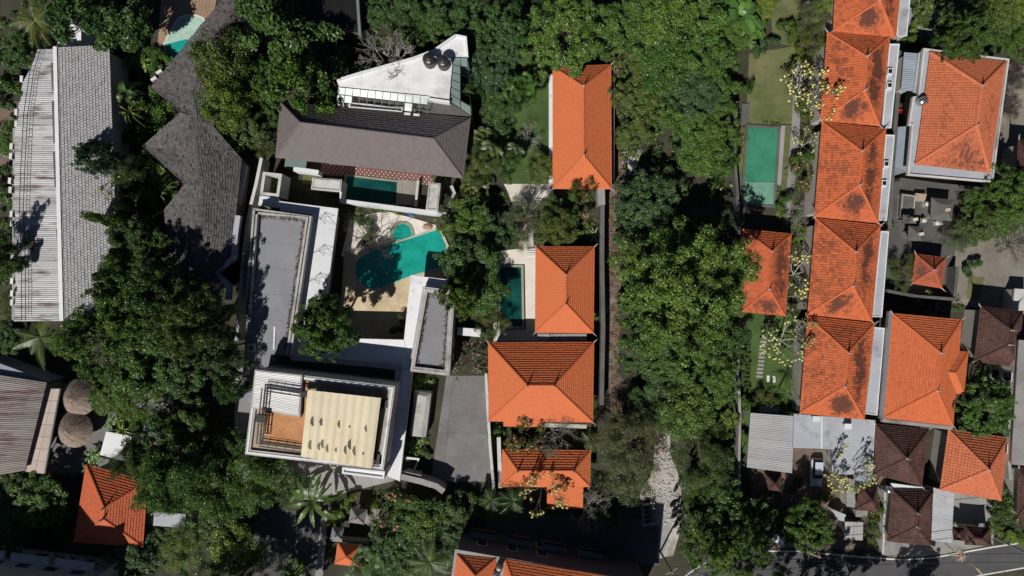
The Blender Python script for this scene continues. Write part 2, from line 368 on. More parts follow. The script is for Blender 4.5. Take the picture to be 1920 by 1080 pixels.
def finial_mesh(mb, c, h=1.15):
    mb.lathe(c, [(.15, -.1), (.17, .1), (.10, .2), (.14, .38), (.09, .5), (.11, .66), (.06, .8), (.03, h)], 8)
def hip_roof(t, cor, A, B, ze, zr, mat, ns=True, row=.38, w=.30, soot=None, lift=.115, wave=.016, finial=True, horns=False, overhang=.7, wall='wall', seed=0, zA=None, zB=None, capr=.17, gap=0.0):
    NW, NE, SE, SW = [P(x, y, ze) for x, y in cor]; A = P(*A, zr if zA is None else zA); B = P(*B, zr if zB is None else zB); soot = soot or {}
    body = MB().prism(inset([NW, NE, SE, SW], overhang), 0, ze - .12).build('wall', M[wall], t)
    rf = MB().prism(inset([NW, NE, SE, SW], .04), ze - .16, ze - .03).build('roof', M['deck'], t)
    faces = ([('N', NE, NW, A, A), ('E', SE, NE, A, B) if 0 else ('E', NE, SE, A, B), ('S', SE, SW, B, B), ('W', SW, NW, B, A)] if ns else
             [('N', NW, NE, A, B), ('E', NE, SE, B, B), ('S', SE, SW, B, A), ('W', SW, NW, A, A)])
    for nm, e0, e1, r0, r1 in faces:
        lv = soot.get(nm)
        fn = soot_fn(*lv, seed=seed + ord(nm)) if isinstance(lv, tuple) else (soot_fn(lv, seed=seed + ord(nm)) if lv else None)
        MB().quad(*[p - Vector((0, 0, .06)) for p in (e0, e1, r1, r0)]).build('underlay', M['litter'], rf); tile_patch(MB(), e0, e1, r0, r1, row, w, lift, wave, fn, gap=gap).build('roof_tiles', mat, rf, kind='stuff')
    up = Vector((0, 0, .05))
    hips = [(NW, A), (NE, A), (SE, B), (SW, B)] if ns else [(NW, A), (NE, B), (SE, B), (SW, A)]
    for e, r in hips: caps(MB(), e + up, r + up, capr).build('hip_cap', mat, rf)
    if (A - B).length > .3: caps(MB(), A + up, B + up, capr).build('ridge_cap', mat, rf)
    if finial:
        for q in ([A, B] if (A - B).length > .3 else [A]):
            mb = MB(); finial_mesh(mb, q + Vector((0, 0, .05))); mb.build('finial', M['finial'], rf)
    if horns:
        c = (NW + NE + SE + SW) / 4
        for q, r in hips:
            d = (q - r); d.z = 0; d.normalize()
            MB().tube([q - d * .5 + up * 3, q + d * .1 + up * 2.4, q + d * .5 + Vector((0, 0, .22)), q + d * .75 + Vector((0, 0, .5))], [.09, .09, .06, .02], 5).build('corner_horn', M['finial'], rf)
    return rf
def house(name, label, cat, cor, A, B, ze, zr, mat, group=None, **k):
    t = thing(name, label, cat, base(cor, ze), group); hip_roof(t, cor, A, B, ze, zr, M[mat], **k); return t
def sheets(parent, a, b, c, d, n, ribs, mat, amp=.035, name='roof_sheet', arch=False, jit=.02):
    """n corrugated sheets side by side from a-d to b-c; the ribs run from a towards d"""
    nrm = (b - a).cross(d - a).normalized()
    if nrm.z < 0: nrm = -nrm
    for i in range(n):
        t0, t1 = i / n, (i + 1.03) / n; q = []
        lift = nrm * ((i % 2) * .012); j0, j1 = random.uniform(-jit, jit), random.uniform(-jit, jit); m = ribs * 4
        mb = MB()
        for e0, e1, j in ((a, b, j0), (d, c, j1)):
            for k in range(m + 1):
                f = k / m; h = amp * math.sin(math.pi * f) * 4 if arch else amp * (math.sin(2 * math.pi * ribs * f) + 1)
                q.append(lerp(e0, e1, t0 + (t1 - t0) * f) + nrm * (h + j * .6) + lift)
        mb.add(q, [(k, k + 1, k + m + 2, k + m + 1) for k in range(m)]).build(name, mat, parent)
def flat_building(name, label, cat, poly, zf, zp, wp, mf, mp, wall='wall', litter=False, holes=()):
    t = thing(name, label, cat, base(poly, zp)); pts = PP(poly, zp)
    MB().prism(inset(pts, .05), 0, zf).build('wall', M[wall], t)
    if zp > zf:
        MB().prism(inset(pts, wp - .05), zf, zf + .03).build('roof_floor', M[mf], t)
        MB().prism(pts, zf - .25, zp, [inset(pts, wp)]).build('parapet', M[mp], t)
    else:
        MB().prism(pts, zf - .25, zf + .02).build('roof_floor', M[mf], t)
    return t
def wall_thing(name, label, pts, w, h, mat, cat='wall', cop=None):
    q = [P(x, y, h) for x, y in pts]; t = thing(name, label, cat, Vector((q[0].x, q[0].y, 0)))
    MB().prism(strip(q, w), 0, h - .08).build('wall', M[mat], t)
    MB().prism(strip(q, w + .06), h - .08, h).build('coping', M[cop or mat], t); return t
def windows(t, p0, p1, z0, h, n, wid, out, mat='window'):
    """a row of framed windows on the wall line p0-p1 (world points), facing 'out'"""
    d = (p1 - p0); ang = math.atan2(d.y, d.x)
    for i in range(n):
        c = lerp(p0, p1, (i + .5) / n) + out * .03; c.z = z0
        f = MB().box(c, wid + .16, .10, h + .16, ang).build('window', M['ac'], t)
        MB().box(c + out * .03 + Vector((0, 0, .08)), wid, .10, h, ang).build('pane', M[mat], f)

# ------------------------------------------------------------------ ground, road, paths, lawns
def sheet(name, pts, z, mat, zp=0.0): 
    o = MB().prism(PP(pts, zp), z - .05, z).build(name, M[mat]); o['kind'] = 'structure'; return o
g = MB().quad(Vector((-900, -900, 0)), Vector((900, -900, 0)), Vector((900, 900, 0)), Vector((-900, 900, 0))).build('ground', M['ground']); g['kind'] = 'structure'
road = [(2300, 960), (1920, 1016), (1862, 1024), (1806, 1034), (1751, 1044), (1695, 1048), (1640, 1045), (1540, 1036), (1497, 1032), (1423, 1032), (1360, 1040), (1320, 1050), (1262, 1090), (1200, 1200), (1262, 1260), (1340, 1180), (1420, 1100), (1560, 1100), (1700, 1112), (1842, 1080), (1912, 1068), (2300, 1010)]
sheet('road', road, .03, 'asphalt')
def line(pts, w, name): 
    o = MB().prism(strip(PP(pts, 0), w), .03, .036).build(name, M['line']); o['kind'] = 'structure'
line([(2000, 1005), (1920, 1017), (1862, 1025.5), (1806, 1035.5), (1751, 1045.5), (1695, 1049.5), (1640, 1046.5), (1540, 1037.5), (1497, 1033.5), (1423, 1033.5)], .22, 'road_edge_line')
line([(2000, 1052), (1912, 1066), (1842, 1078), (1780, 1094)], .2, 'road_edge_line')
line([(1325, 1054), (1303, 1067), (1285, 1080)], .14, 'road_edge_line')
sheet('forecourt', [(1659, 1012), (1745, 1016), (1820, 1008), (1862, 1012), (1862, 1021), (1806, 1031), (1768, 1039), (1751, 1041), (1695, 1045), (1658, 1042)], .04, 'concrete')
sheet('alley', [(1228, 800), (1258, 800), (1256, 850), (1278, 905), (1274, 1000), (1262, 1042), (1232, 1046), (1236, 985), (1205, 985), (1200, 925), (1225, 880)], .04, 'rubble')
sheet('alley_slab', [(1228, 958), (1264, 958), (1258, 990), (1244, 1046), (1232, 1048), (1236, 985), (1228, 985)], .05, 'concrete')
sheet('lane', [(480, 950), (600, 962), (592, 1090), (470, 1090)], .03, 'asphalt')
sheet('footpath', [(604, 955), (615, 958), (605, 1090), (590, 1090)], .06, 'concrete')
sheet('service_yard', [(930, 960), (1240, 975), (1236, 1060), (870, 1030)], .025, 'asphalt')  # dark asphalt colour stands in for the apartment block's shadow
sheet('lawn', [(935, 100), (1032, 95), (1034, 345), (960, 350), (925, 230)], .04, 'grass_dark')
sheet('lawn', [(1405, 100), (1470, 90), (1492, 85), (1490, 232), (1398, 236)], .04, 'grass')
sheet('lawn', [(1440, -20), (1500, -20), (1495, 88), (1450, 80)], .04, 'grass')
sheet('lawn', [(1403, 585), (1500, 590), (1490, 770), (1392, 775)], .04, 'grass_dark')
sheet('lawn', [(1380, 240), (1398, 238), (1388, 440), (1374, 440)], .04, 'grass')
sheet('lawn', [(1465, 235), (1492, 235), (1478, 420), (1455, 410)], .045, 'grass')
sheet('lawn', [(1395, 775), (1408, 775), (1403, 850), (1390, 850)], .04, 'grass_dark')
sheet('lawn', [(1832, 690), (1900, 690), (1890, 800), (1840, 790)], .04, 'grass_dark')
sheet('lawn', [(1815, 520), (1845, 520), (1838, 562), (1812, 560)], .05, 'grass')
sheet('garden_path', [(1492, 85), (1505, 85), (1497, 300), (1478, 420), (1470, 420), (1484, 235)], .05, 'concrete')
sheet('dirt_yard', [(1775, 400), (1930, 390), (1930, 600), (1800, 570), (1740, 560), (1735, 430)], .035, 'dirt')
sheet('temple_yard', [(1668, 345), (1800, 352), (1790, 480), (1780, 550), (1700, 560), (1660, 540)], .045, 'yard_stone')
sheet('dirt_strip', [(1136, 285), (1172, 285), (1166, 360), (1172, 460), (1162, 560), (1160, 700), (1200, 760), (1230, 830), (1150, 830), (1134, 640)], .04, 'leaf_dirt')
sheet('clearing', [(1165, 285), (1205, 280), (1190, 320), (1170, 330)], .05, 'rubble')
sheet('dirt_yard', [(0, 190), (40, 190), (30, 320), (0, 330)], .035, 'leaf_dirt')
sheet('yard_floor', [(1886, 120), (1930, 125), (1925, 330), (1860, 345)], .04, 'dirt')
sheet('yard_floor', [(1700, -20), (1790, -20), (1760, 90), (1706, 80)], .04, 'concrete')
sheet('compound_yard', [(1490, 840), (1660, 850), (1665, 1030), (1430, 1028), (1400, 880)], .035, 'leaf_dirt')  # darker soil colour also stands in for tree shade over the yard
sheet('yard_floor', [(1786, 920), (1870, 940), (1862, 1010), (1780, 1020)], .045, 'concrete')
sheet('courtyard_floor', [(440, 690), (560, 660), (760, 690), (745, 900), (620, 930), (440, 920)], .03, 'concrete')
sheet('side_yard', [(90, 715), (330, 745), (310, 880), (90, 890)], .03, 'pave')

# driveway: separate slabs with open joints
drive = thing('driveway', 'grey paved driveway in long slabs left of the largest villa', 'driveway', base([(860, 800)], 0))
rows = [704, 812, 903]
for i in range(2):
    y0, y1 = rows[i], rows[i + 1]; f = lambda y: (y - 704) / 199
    xl = lambda y: 837 - 30 * f(y); xm = lambda y: 850 - 20 * f(y); xr = lambda y: 911 + 12 * f(y)
    for a, b2 in ((xl, xm), (xm, xr)):
        o = MB().prism(inset(PP([(a(y0), y0), (b2(y0), y0), (b2(y1), y1), (a(y1), y1)], 0), .012), .0, .07 + random.uniform(0, .003)).build('paving_slab', M['pave'], drive)
del drive['label'], drive['category']; drive['kind'] = 'structure'

# ------------------------------------------------------------------ pools and decks
def pool(name, label, water, wm, rim=.35, zr=.30, rm='coping', zw=.16, extra=None):
    t = thing(name, label, 'pool', base(water, 0)); w = PP(water, 0)
    MB().prism(inset(w, -.02), .0, zw).build('water', M[wm], t)
    MB().prism(inset(w, -rim), 0, zr, [w]).build('coping', M[rm], t); return t
struct('patio', [(657, 413), (690, 402), (725, 396), (770, 408), (818, 422), (838, 458), (840, 470), (660, 500), (640, 478), (645, 460)], .0, .12, M['patio'], [[(664, 474), (830, 428), (839, 466), (662, 496)], [(734, 417), (760, 414), (776, 428), (774, 456), (740, 460)]], zp=0)
struct('patio', [(640, 558), (770, 558), (842, 529), (842, 640), (625, 640)], .0, .12, M['sandstone'], zp=0)
struct('patio', [(664, 474), (703, 459), (668, 492), (664, 505), (666, 520), (690, 543), (720, 541), (770, 520), (842, 500), (842, 529), (770, 558), (640, 558), (646, 470)], 0, .128, M['sandstone'], zp=0)
struct('patio', [(734, 417), (760, 414), (776, 428), (776, 447), (742, 458)], 0, .10, M['patio'], zp=0)
main = [(701, 469), (823, 430), (837, 460.5), (830, 500), (770, 517), (718, 538), (703, 541), (690, 540), (680, 534), (672, 523), (667, 511), (666, 500), (670, 490), (680, 480)]
t = pool('swimming_pool', 'turquoise swimming pool with a rounded end on a pale patio', main, 'water_teal', .22, .20, 'coping')
MB().prism(PP([(823, 428), (827, 428), (842, 462), (838, 463)], .2), 0, .26).build('coping_stone', M['sandstone'], t)
spa = [(739, 452), (737.5, 442), (739, 432), (745, 424), (753, 420), (761, 421), (768, 426), (771, 434), (773, 443)]
t = thing('plunge_pool', 'small arched turquoise plunge pool at the edge of the large pool', 'pool', base(spa, 0))
MB().prism(PP(spa, 0), 0, .19).build('water', M['water_teal'], t)
MB().prism(PP([(736, 455), (731, 445), (732, 431), (739, 421), (751, 415), (763, 416), (772, 422), (776, 432), (778, 441), (773, 443), (771, 434), (768, 426), (761, 421), (753, 420), (745, 424), (739, 432), (737.5, 442), (739, 453)], 0), 0, .24).build('stone_ledge', M['pool_stone'], t)
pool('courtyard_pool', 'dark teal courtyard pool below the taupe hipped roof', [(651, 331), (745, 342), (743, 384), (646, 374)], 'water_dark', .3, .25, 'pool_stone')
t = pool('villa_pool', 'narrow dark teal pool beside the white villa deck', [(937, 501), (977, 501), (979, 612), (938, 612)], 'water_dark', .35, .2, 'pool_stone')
struct('pool_deck', [(925, 472), (1010, 462), (1010, 640), (925, 640)], 0, .12, M['patio'], [[(932, 495), (984, 495), (986, 618), (932, 618)]], zp=0)
struct('terrace_floor', [(945, 345), (1040, 345), (1035, 380), (1000, 400), (1000, 462), (975, 470), (960, 380)], 0, .09, M['patio'], zp=0)
t = thing('green_pool', 'long green pool with a pale shallow end beside a lawn', 'pool', base([(1425, 310)], 0))
q = [(1403, 238), (1458, 242), (1449, 385), (1391, 382)]
MB().prism(PP([(1403, 238), (1458, 242), (1453, 342), (1395, 340)], 0), 0, .15).build('water', M['water_green'], t)
MB().prism(PP([(1395, 340.6), (1453, 342.6), (1449, 385), (1391, 382)], 0), 0, .155).build('shallow_water', M['water_greenlite'], t)
MB().prism(inset(PP(q, 0), -.35), 0, .28, [inset(PP(q, 0), .01)]).build('coping', M['dark_wall'], t)
MB().prism(PP([(1463, 236), (1471, 236), (1463, 347), (1456, 346)], 0), 0, .32).build('overflow_channel', M['concrete'], t)
MB().prism(PP([(1391, 195), (1405, 195), (1402, 232), (1388, 236)], 0), 0, .3).build('stone_step', M['dark_wall'], t)
pl = [(336, 36), (344, 32.5), (353, 31), (362, 30.5), (369, 31), (381, 36), (392, 60), (345, 105), (314, 118), (310, 83)]
t = pool('pale_pool', 'pale turquoise pool beside a timber deck at the top left', pl, 'water_pale', .25, .2, 'patio')
MB().prism(PP([(310.6, 84), (350, 74), (372, 82), (345, 104), (314.5, 117)], 0), .1, .166).build('deep_water', M['water_teal'], t)
dk = thing('timber_deck', 'brown timber deck beside the pale pool at the top left', 'deck', base([(340, 20)], 0))
for i in range(17):
    x0 = 296 + i * 6.2
    yb = 34 if x0 > 336 else 88 - (x0 - 300) * 1.4
    MB().prism(PP([(x0 + 8, -14), (x0 + 13.8, -14), (x0 + 5.6, yb - (0 if x0 > 332 else 4)), (x0 - .2, yb)], 0), 0, .15 + random.uniform(0, .012)).build('plank', M['deck'], dk)
dk = thing('courtyard_deck', 'silvered plank deck at the end of the dark courtyard pool', 'deck', base([(765, 360)], 0))
for i in range(10):
    f0, f1 = i / 10, (i + .93) / 10
    MB().prism(PP([(lerp(748, 783, f0), lerp(337, 340, f0)), (lerp(748, 783, f1), lerp(337, 340, f1)), (lerp(745, 779, f1), lerp(383, 386, f1)), (lerp(745, 779, f0), lerp(383, 386, f0))], 0), 0, .26 + random.uniform(0, .01)).build('plank', M['deck_grey'], dk)
bt = MB().prism(PP([(604, 303), (832, 330), (830, 350), (748, 341), (652, 329), (640, 331), (600, 328)], 0), 0, .14).build('brick_terrace', M['brickfloor']); bt['kind'] = 'structure'
mb = MB()
for j in range(5):
    for i in range(30):
        x = 604 + i * 8 + (4 if j % 2 else 0); y = 309 + (x - 604) * .118 + j * 4.6
        if y < 331 + (x - 640) * .118: mb.prism([P(x, y, 0) + Vector(v) for v in ((-.1, 0, 0), (0, -.1, 0), (.1, 0, 0), (0, .1, 0))], .1, .146)
mb.build('inset_tiles', M['white'], bt, kind='stuff')
sheet('lawn', [(569, 325), (597, 327), (585, 346), (566, 344)], .05, 'grass')
st = thing('slatted_steps', 'white and black striped steps by the villa pool', 'steps', base([(997, 474)], 0))
for i in range(4): MB().prism(PP([(988, 467 + i * 4), (1005, 466 + i * 4), (1005, 468.2 + i * 4), (988, 469.2 + i * 4)], 0), 0, .4 - i * .06).build('step', M['white'], st)
st = thing('slatted_footbridge', 'slatted white footbridge shaded by branches below the northern villa', 'bridge', base([(1003, 378)], 0))
for i in range(5): MB().prism(PP([(985 + i, 371 + i * 4), (1020 + i, 374 + i * 4), (1020 + i, 376.2 + i * 4), (985 + i, 373.2 + i * 4)], 0), 0, .3).build('slat', M['white'], st)
for i in range(11):
    o = MB().prism(inset(PP([(1426 - i * .8, 631 + i * 7.2), (1438 - i * .8, 632 + i * 7.2), (1437 - i * .8, 637 + i * 7.2), (1425 - i * .8, 636 + i * 7.2)], 0), .02), 0, .1).build('stepping_stone', M['concrete'])
    tag(o, ['first', 'second', 'third', 'fourth', 'fifth', 'sixth', 'seventh', 'eighth', 'ninth', 'tenth', 'eleventh'][i] + ' pale stepping stone from the top in the garden row', 'stepping stone', 'stepping stones in the lower garden')
for i, (x, y) in enumerate([(1440, 710), (1451, 711)]):
    o = MB().prism(PP([(x - 2.5, y - 6), (x + 2.5, y - 6), (x + 2.5, y + 6), (x - 2.5, y + 6)], 0), 0, .1).build('stepping_stone', M['white'])
    tag(o, ['left', 'right'][i] + ' one of two upright white slabs set in the lower garden', 'stepping stone', 'white slabs in the lower garden')
for i in range(6):
    o = MB().prism(PP([(1510, 2 + i * 8), (1519, 2.5 + i * 8), (1518, 7.5 + i * 8), (1509.5, 7 + i * 8)], 0), 0, .1).build('stepping_stone', M['white_old'])
    tag(o, ['topmost', 'second', 'third', 'fourth', 'fifth', 'lowest'][i] + ' worn white stepping stone in the row by the upper lawn', 'stepping stone', 'stepping stones by the upper lawn')

# ------------------------------------------------------------------ left resort wing
cor = [(101, 88), (205, 84), (224, 600), (110, 602)]
t = thing('resort_wing', 'long building, half grey tiles and half white corrugated sheets, at the left', 'building', base([(110, 350)], 7))
MB().prism(inset(PP([(80, 92), (203, 86), (221, 596), (38, 598)], 6), .5), 0, 6.0).build('wall', M['wall'], t)
rf = MB().prism(inset(PP([(80, 92), (203, 86), (222, 598), (36, 600)], 6), .3), 5.9, 6.05).build('roof', M['deck'], t)
tile_patch(MB(), P(205, 84, 6.3), P(224, 600, 6.3), P(104, 89, 8), P(116, 600, 8), .40, .40, .08, .0, None, True, 3.0, .06).build('roof_tiles', M['grey_tile'], rf, kind='stuff')
MB().quad(P(205, 84, 6.25), P(224, 600, 6.25), P(116, 600, 7.94), P(104, 89, 7.94)).build('underlay', M['dark_wall'], rf)
we = [(90, 74), (128, 57), (150, 46), (190, 38), (240, 30), (300, 26), (380, 26), (440, 30), (500, 31), (602, 28)]
ys = [92 + i * 11.08 for i in range(47)]
def wx(y):
    for (y0, x0), (y1, x1) in zip(we, we[1:]):
        if y0 <= y <= y1: return x0 + (x1 - x0) * (y - y0) / (y1 - y0)
    return 28
for i in range(46):
    y0, y1 = ys[i], ys[i + 1] + .3; r = lambda y: 101 + (y - 88) * .0195; j = random.uniform(-2.5, 2.5); dz = random.uniform(-.03, .03)
    sheets(rf, P(wx(y0) + j, y0 + .5, 7.1 + dz), P(wx(y1) + j, y1 + .5, 7.1 + dz), P(r(y1), y1, 8.02), P(r(y0), y0, 8.02), 1, 3, M['zinc'], .035)
MB().prism(PP([(99, 87), (106, 87), (118.5, 601), (111, 602)], 8.15), 7.6, 8.15).build('ridge_beam', M['white'], t)
rail = [P(x, y, 8.3) for x, y in ((73, 90), (60, 132), (48, 215), (43, 310), (40, 390), (44, 500), (44, 600))]
mb = MB(); off = Vector((.28, 0, 0))
for s in (-1, 1): mb.tube([p + off * s for p in rail], .045, 4)
for a, b2 in zip(rail, rail[1:]):
    n = int((b2 - a).length / .55)
    for i in range(n): c = lerp(a, b2, i / n); mb.tube([c - off, c + off], .03, 4)
mb.build('cable_ladder', M['black'], t)
for (xa, ya, xb, yb) in ((97, 118, 100, 170), (99, 190, 102.5, 268), (101, 285, 105, 350), (107, 430, 111, 470)): MB().prism(PP([(xa - 2, ya), (xa + 1.5, ya), (xb + 1.5, yb), (xb - 2.5, yb)], 8.1), 7.9, 8.12).build('flashing', M['dark_wall'], t)
MB().prism(PP([(24, 240), (36, 240), (38, 600), (22, 600)], 5.2), 4.9, 5.2).build('service_ledge', M['concrete'], t)
struct('terrace_floor', [(112, 40), (152, 46), (152, 92), (108, 90)], 0, 5.6, M['white'])

# ------------------------------------------------------------------ pleated shingle-roofed building
ST = [((425, -8), (452, -8), (485, -8)), ((378, 46), (408, 60), (455, 50)), ((336, 99), (372, 122), (420, 110)), ((283, 164), (356, 172), (420, 172)), ((339, 211), (366, 222), (400, 237)),
      ((268, 274), (366, 286), (453, 299)), ((347, 345), (378, 348), (446, 366)), ((308, 394), (375, 400), (441, 408)), ((311, 424), (375, 432), (440, 440)), ((303, 480), (365, 485), (436, 485)), ((325, 530), (364, 516), (401, 511)), ((335, 565), (372, 552), (425, 540))]
t = thing('pleated_roof_building', 'zigzag building with a curving weathered grey shingle roof', 'building', base([(370, 300)], 6))
zL = [5.2, 5, 5, 4.6, 6.3, 4.6, 6.2, 4.8, 4.8, 4.8, 5.6, 5]; zS = [7.4, 7.4, 7.3, 7.0, 6.9, 7.2, 7.1, 7.1, 7.1, 7, 6.7, 6.5]
zR = [5, 5, 5, 5, 6.3, 4.7, 5.2, 5.2, 5.2, 5.2, 6.0, 5.2]
foot = [P(*s[0], 5) for s in ST] + [P(*s[2], 5) for s in ST[::-1]]
MB().prism(inset(foot, .7), 0, 4.2).build('wall', M['wall'], t)
rf = MB().prism(inset(foot, .25), 4.2, 4.35).build('roof', M['deck'], t)
def shf(pos):
    return mnoise.noise(Vector((pos.x * .16, pos.y * .16, 9.0)))
def shs(u, t_, pos):
    v = shf(pos) + .25 * mnoise.noise(Vector((pos.x * .9, pos.y * .9, 2)))
    return random.uniform(.2, .9) if v > .24 and random.random() < .55 else (random.uniform(.2, .6) if random.random() < .05 else 0)
def bilin(mb, e0, e1, r0, r1, nu):
    """split a warped patch so that courses sweep with it"""
    for i in range(nu):
        a, b2 = i / nu, (i + 1) / nu
        tile_patch(mb, lerp(e0, e1, a), lerp(e0, e1, b2), lerp(r0, r1, a), lerp(r0, r1, b2), .36, .42, .10, 0, shs, True, 4.0, .035)
for i in range(len(ST) - 1):
    mb = MB(); l0, s0, r0 = ST[i]; l1, s1, r1 = ST[i + 1]
    bilin(mb, P(*l0, zL[i]), P(*l1, zL[i + 1]), P(*s0, zS[i]), P(*s1, zS[i + 1]), 2)
    bilin(mb, P(*r0, zR[i]), P(*r1, zR[i + 1]), P(*s0, zS[i]), P(*s1, zS[i + 1]), 2)
    mb.build('roof_shingles', M['shingle'], rf, kind='stuff')
mb = MB(); tile_patch(mb, P(405, 236, 4.9), P(458, 197, 4.9), P(372, 216, 6.6), P(425, 172, 6.6), .36, .42, .075, 0, shs, True, 3, .03)
mb.build('roof_shingles', M['shingle'], rf, kind='stuff')
MB().prism(strip([P(x, y, 5.6) for x, y in ((446, 404), (441, 440), (438, 482), (404, 511), (429, 537), (426, 562))], .75), 4.8, 5.6).build('gutter_parapet', M['pale_roof'], t)  # white gutter coloured blue-grey to stand in for shade on it
MB().prism(PP([(444, 376), (457, 306), (463, 310), (450, 385)], 3), 2.7, 3.0).build('side_canopy', M['white'], t)
MB().prism(PP([(425, 4), (435, 0), (440, 14), (430, 20)], 4), 0, 4).build('white_post', M['white'], t)

# ------------------------------------------------------------------ dark-roofed villa with the triangular white terrace
t = house('taupe_roof_villa', 'wide villa with a dark taupe hipped tile roof above the courtyard pool', 'house', [(526, 192), (882, 222), (868, 334), (517, 295)], (563, 230), (813, 260), 6.2, 9.9, 'slate', ns=False, row=.52, w=.42, lift=.075, wave=0, finial=False, overhang=1.8, capr=.12)
tri = [(631, 150), (680, 135), (774, 109), (813, 94.5), (854, 66), (873, 69), (876, 108), (849, 108), (842, 190), (803, 184), (635, 162)]
t = thing('terrace_annex', 'white triangular roof terrace with two black water tanks on it', 'building', base([(800, 150)], 8))
MB().prism(PP(tri, 8), 0, 8).build('terrace', M['terrace'], t)
for q in (((631, 150), (680, 135), (774, 109), (813, 94.5), (854, 66)), ((854, 66), (873, 69), (876, 106)), ((803, 185), (843, 191))):
    MB().prism(strip([P(x, y, 8.35) for x, y in q], .32), 7.9, 8.35).build('parapet', M['white'], t)
MB().prism(PP([(631, 168), (800, 186), (884, 196), (884, 222), (630, 200)], 6), 0, 5.9).build('lower_wall', M['dark_wall'], t)  # dark colour stands in for the shaded gap under the skylight
MB().prism(PP([(655, 192), (757, 201), (754, 210), (653, 201)], 6.3), 5.9, 6.35, [PP([(658, 194), (754, 202.5), (752, 208), (656, 199.5)], 6.3)]).build('planter', M['white'], t)
fr = [P(634, 163, 8.0), P(803, 180, 8.0), P(800, 214, 7.0), P(631, 191, 7.0)]
mb = MB()
for i in range(13):
    f = i / 12; mb.tube([lerp(fr[0], fr[1], f), lerp(fr[3], fr[2], f)], .06, 4)
for f in (0, .5, 1): mb.tube([lerp(fr[0], fr[3], f), lerp(fr[1], fr[2], f)], .06, 4)
sk = mb.build('skylight_frame', M['black'], t)
for i in range(12):
    a, b2 = (i + .05) / 12, (i + .95) / 12
    for u, v in ((.03, .47), (.53, .97)):
        if v > .6 and i not in (0, 1, 9): continue
        q = [lerp(lerp(fr[0], fr[1], a), lerp(fr[3], fr[2], a), u), lerp(lerp(fr[0], fr[1], b2), lerp(fr[3], fr[2], b2), u), lerp(lerp(fr[0], fr[1], b2), lerp(fr[3], fr[2], b2), v), lerp(lerp(fr[0], fr[1], a), lerp(fr[3], fr[2], a), v)]
        MB().frustum([p + Vector((0, 0, .02)) for p in q], [p - Vector((0, 0, .01)) for p in q]).build('pane', M['glass'], sk)
fr = [P(850, 108, 8.05), P(876, 108, 8.05), P(884, 218, 7.4), P(843, 190, 7.4)]; mb = MB()
for i in range(7):
    f = i / 6; mb.tube([lerp(fr[0], fr[3], f), lerp(fr[1], fr[2], f)], .06, 4)
for f in (0, .5, 1): mb.tube([lerp(fr[0], fr[1], f), lerp(fr[3], fr[2], f)], .06, 4)
sk = mb.build('skylight_frame', M['black'], t)
for i in range(6):
    a, b2 = (i + .04) / 6, (i + .96) / 6
    for u, v in ((.03, .48), (.52, .97)):
        q = [lerp(lerp(fr[0], fr[1], u), lerp(fr[3], fr[2], u), a), lerp(lerp(fr[0], fr[1], v), lerp(fr[3], fr[2], v), a), lerp(lerp(fr[0], fr[1], v), lerp(fr[3], fr[2], v), b2), lerp(lerp(fr[0], fr[1], u), lerp(fr[3], fr[2], u), b2)]
        if v > .6 and 0 < i < 5: continue
        MB().frustum([p + Vector((0, 0, .02)) for p in q], [p - Vector((0, 0, .01)) for p in q]).build('pane', M['glass'], sk)
for i, (x, y) in enumerate(((807, 118), (833, 122))):
    c = P(x, y, 8); k = thing('water_tank', ['left', 'right'][i] + ' black water tank on the white triangular terrace', 'water tank', c, 'black rooftop tanks')
    MB().lathe(c, [(.86, .0), (.88, .15), (.84, .2), (.88, .28), (.88, .7), (.84, .75), (.88, .8), (.88, 1.25), (.84, 1.3), (.88, 1.36), (.88, 1.75), (.7, 1.98), (.34, 2.1)], 24).build('tank_body', M['plastic_black'], k, True)
    MB().lathe(c + Vector((0, 0, 2.08)), [(.32, 0), (.33, .12), (.2, .17)], 16).build('lid', M['plastic_black'], k)
    MB().lathe(c + Vector((.1, -.6, 1.96)), [(.09, 0), (.09, .1), (.05, .12)], 10).build('inlet_cap', M['ac'], k)
    MB().tube([c + Vector((.75, .25, 1.85)), c + Vector((1.0, .2, 1.9)), c + Vector((1.05, .1, 1.0)), c + Vector((1.05, .1, .05))], .05, 6).build('pipe', M['ac'], k)
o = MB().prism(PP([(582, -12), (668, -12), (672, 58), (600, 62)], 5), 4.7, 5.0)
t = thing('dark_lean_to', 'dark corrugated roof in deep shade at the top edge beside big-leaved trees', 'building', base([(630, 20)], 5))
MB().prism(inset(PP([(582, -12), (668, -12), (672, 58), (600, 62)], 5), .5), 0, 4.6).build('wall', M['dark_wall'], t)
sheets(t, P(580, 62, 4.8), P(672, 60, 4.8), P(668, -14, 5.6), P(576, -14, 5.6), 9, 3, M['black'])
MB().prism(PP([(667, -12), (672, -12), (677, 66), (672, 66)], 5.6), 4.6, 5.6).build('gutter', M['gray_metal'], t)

# ------------------------------------------------------------------ courtyard walls below the taupe villa
wall_thing('courtyard_wall', 'white wall along the south side of the dark courtyard pool', [(640, 340), (638, 376), (836, 402)], .5, 3.0, 'white')
def slab_box(name, label, poly, h, mat, rim=True, cat='roof slab'):
    t = thing(name, label, cat, base(poly, h)); pts = PP(poly, h)
    MB().prism(inset(pts, .12), 0, h - .3).build('wall', M['wall'], t); MB().prism(pts, h - .3, h).build('slab', M[mat], t)
    if rim: MB().prism(inset(pts, .15), h, h + .10, [inset(pts, .27)]).build('raised_rim', M['parapet'], t)
    return t
slab_box('flat_canopy', 'wide white flat canopy left of the dark courtyard pool', [(586, 333), (641, 337), (639, 360), (583, 355)], 3.4, 'white_old')
slab_box('flat_canopy', 'tall narrow white flat canopy at the right end of the courtyard', [(804, 342), (826, 344), (821, 396), (798, 394)], 3.6, 'white_old')
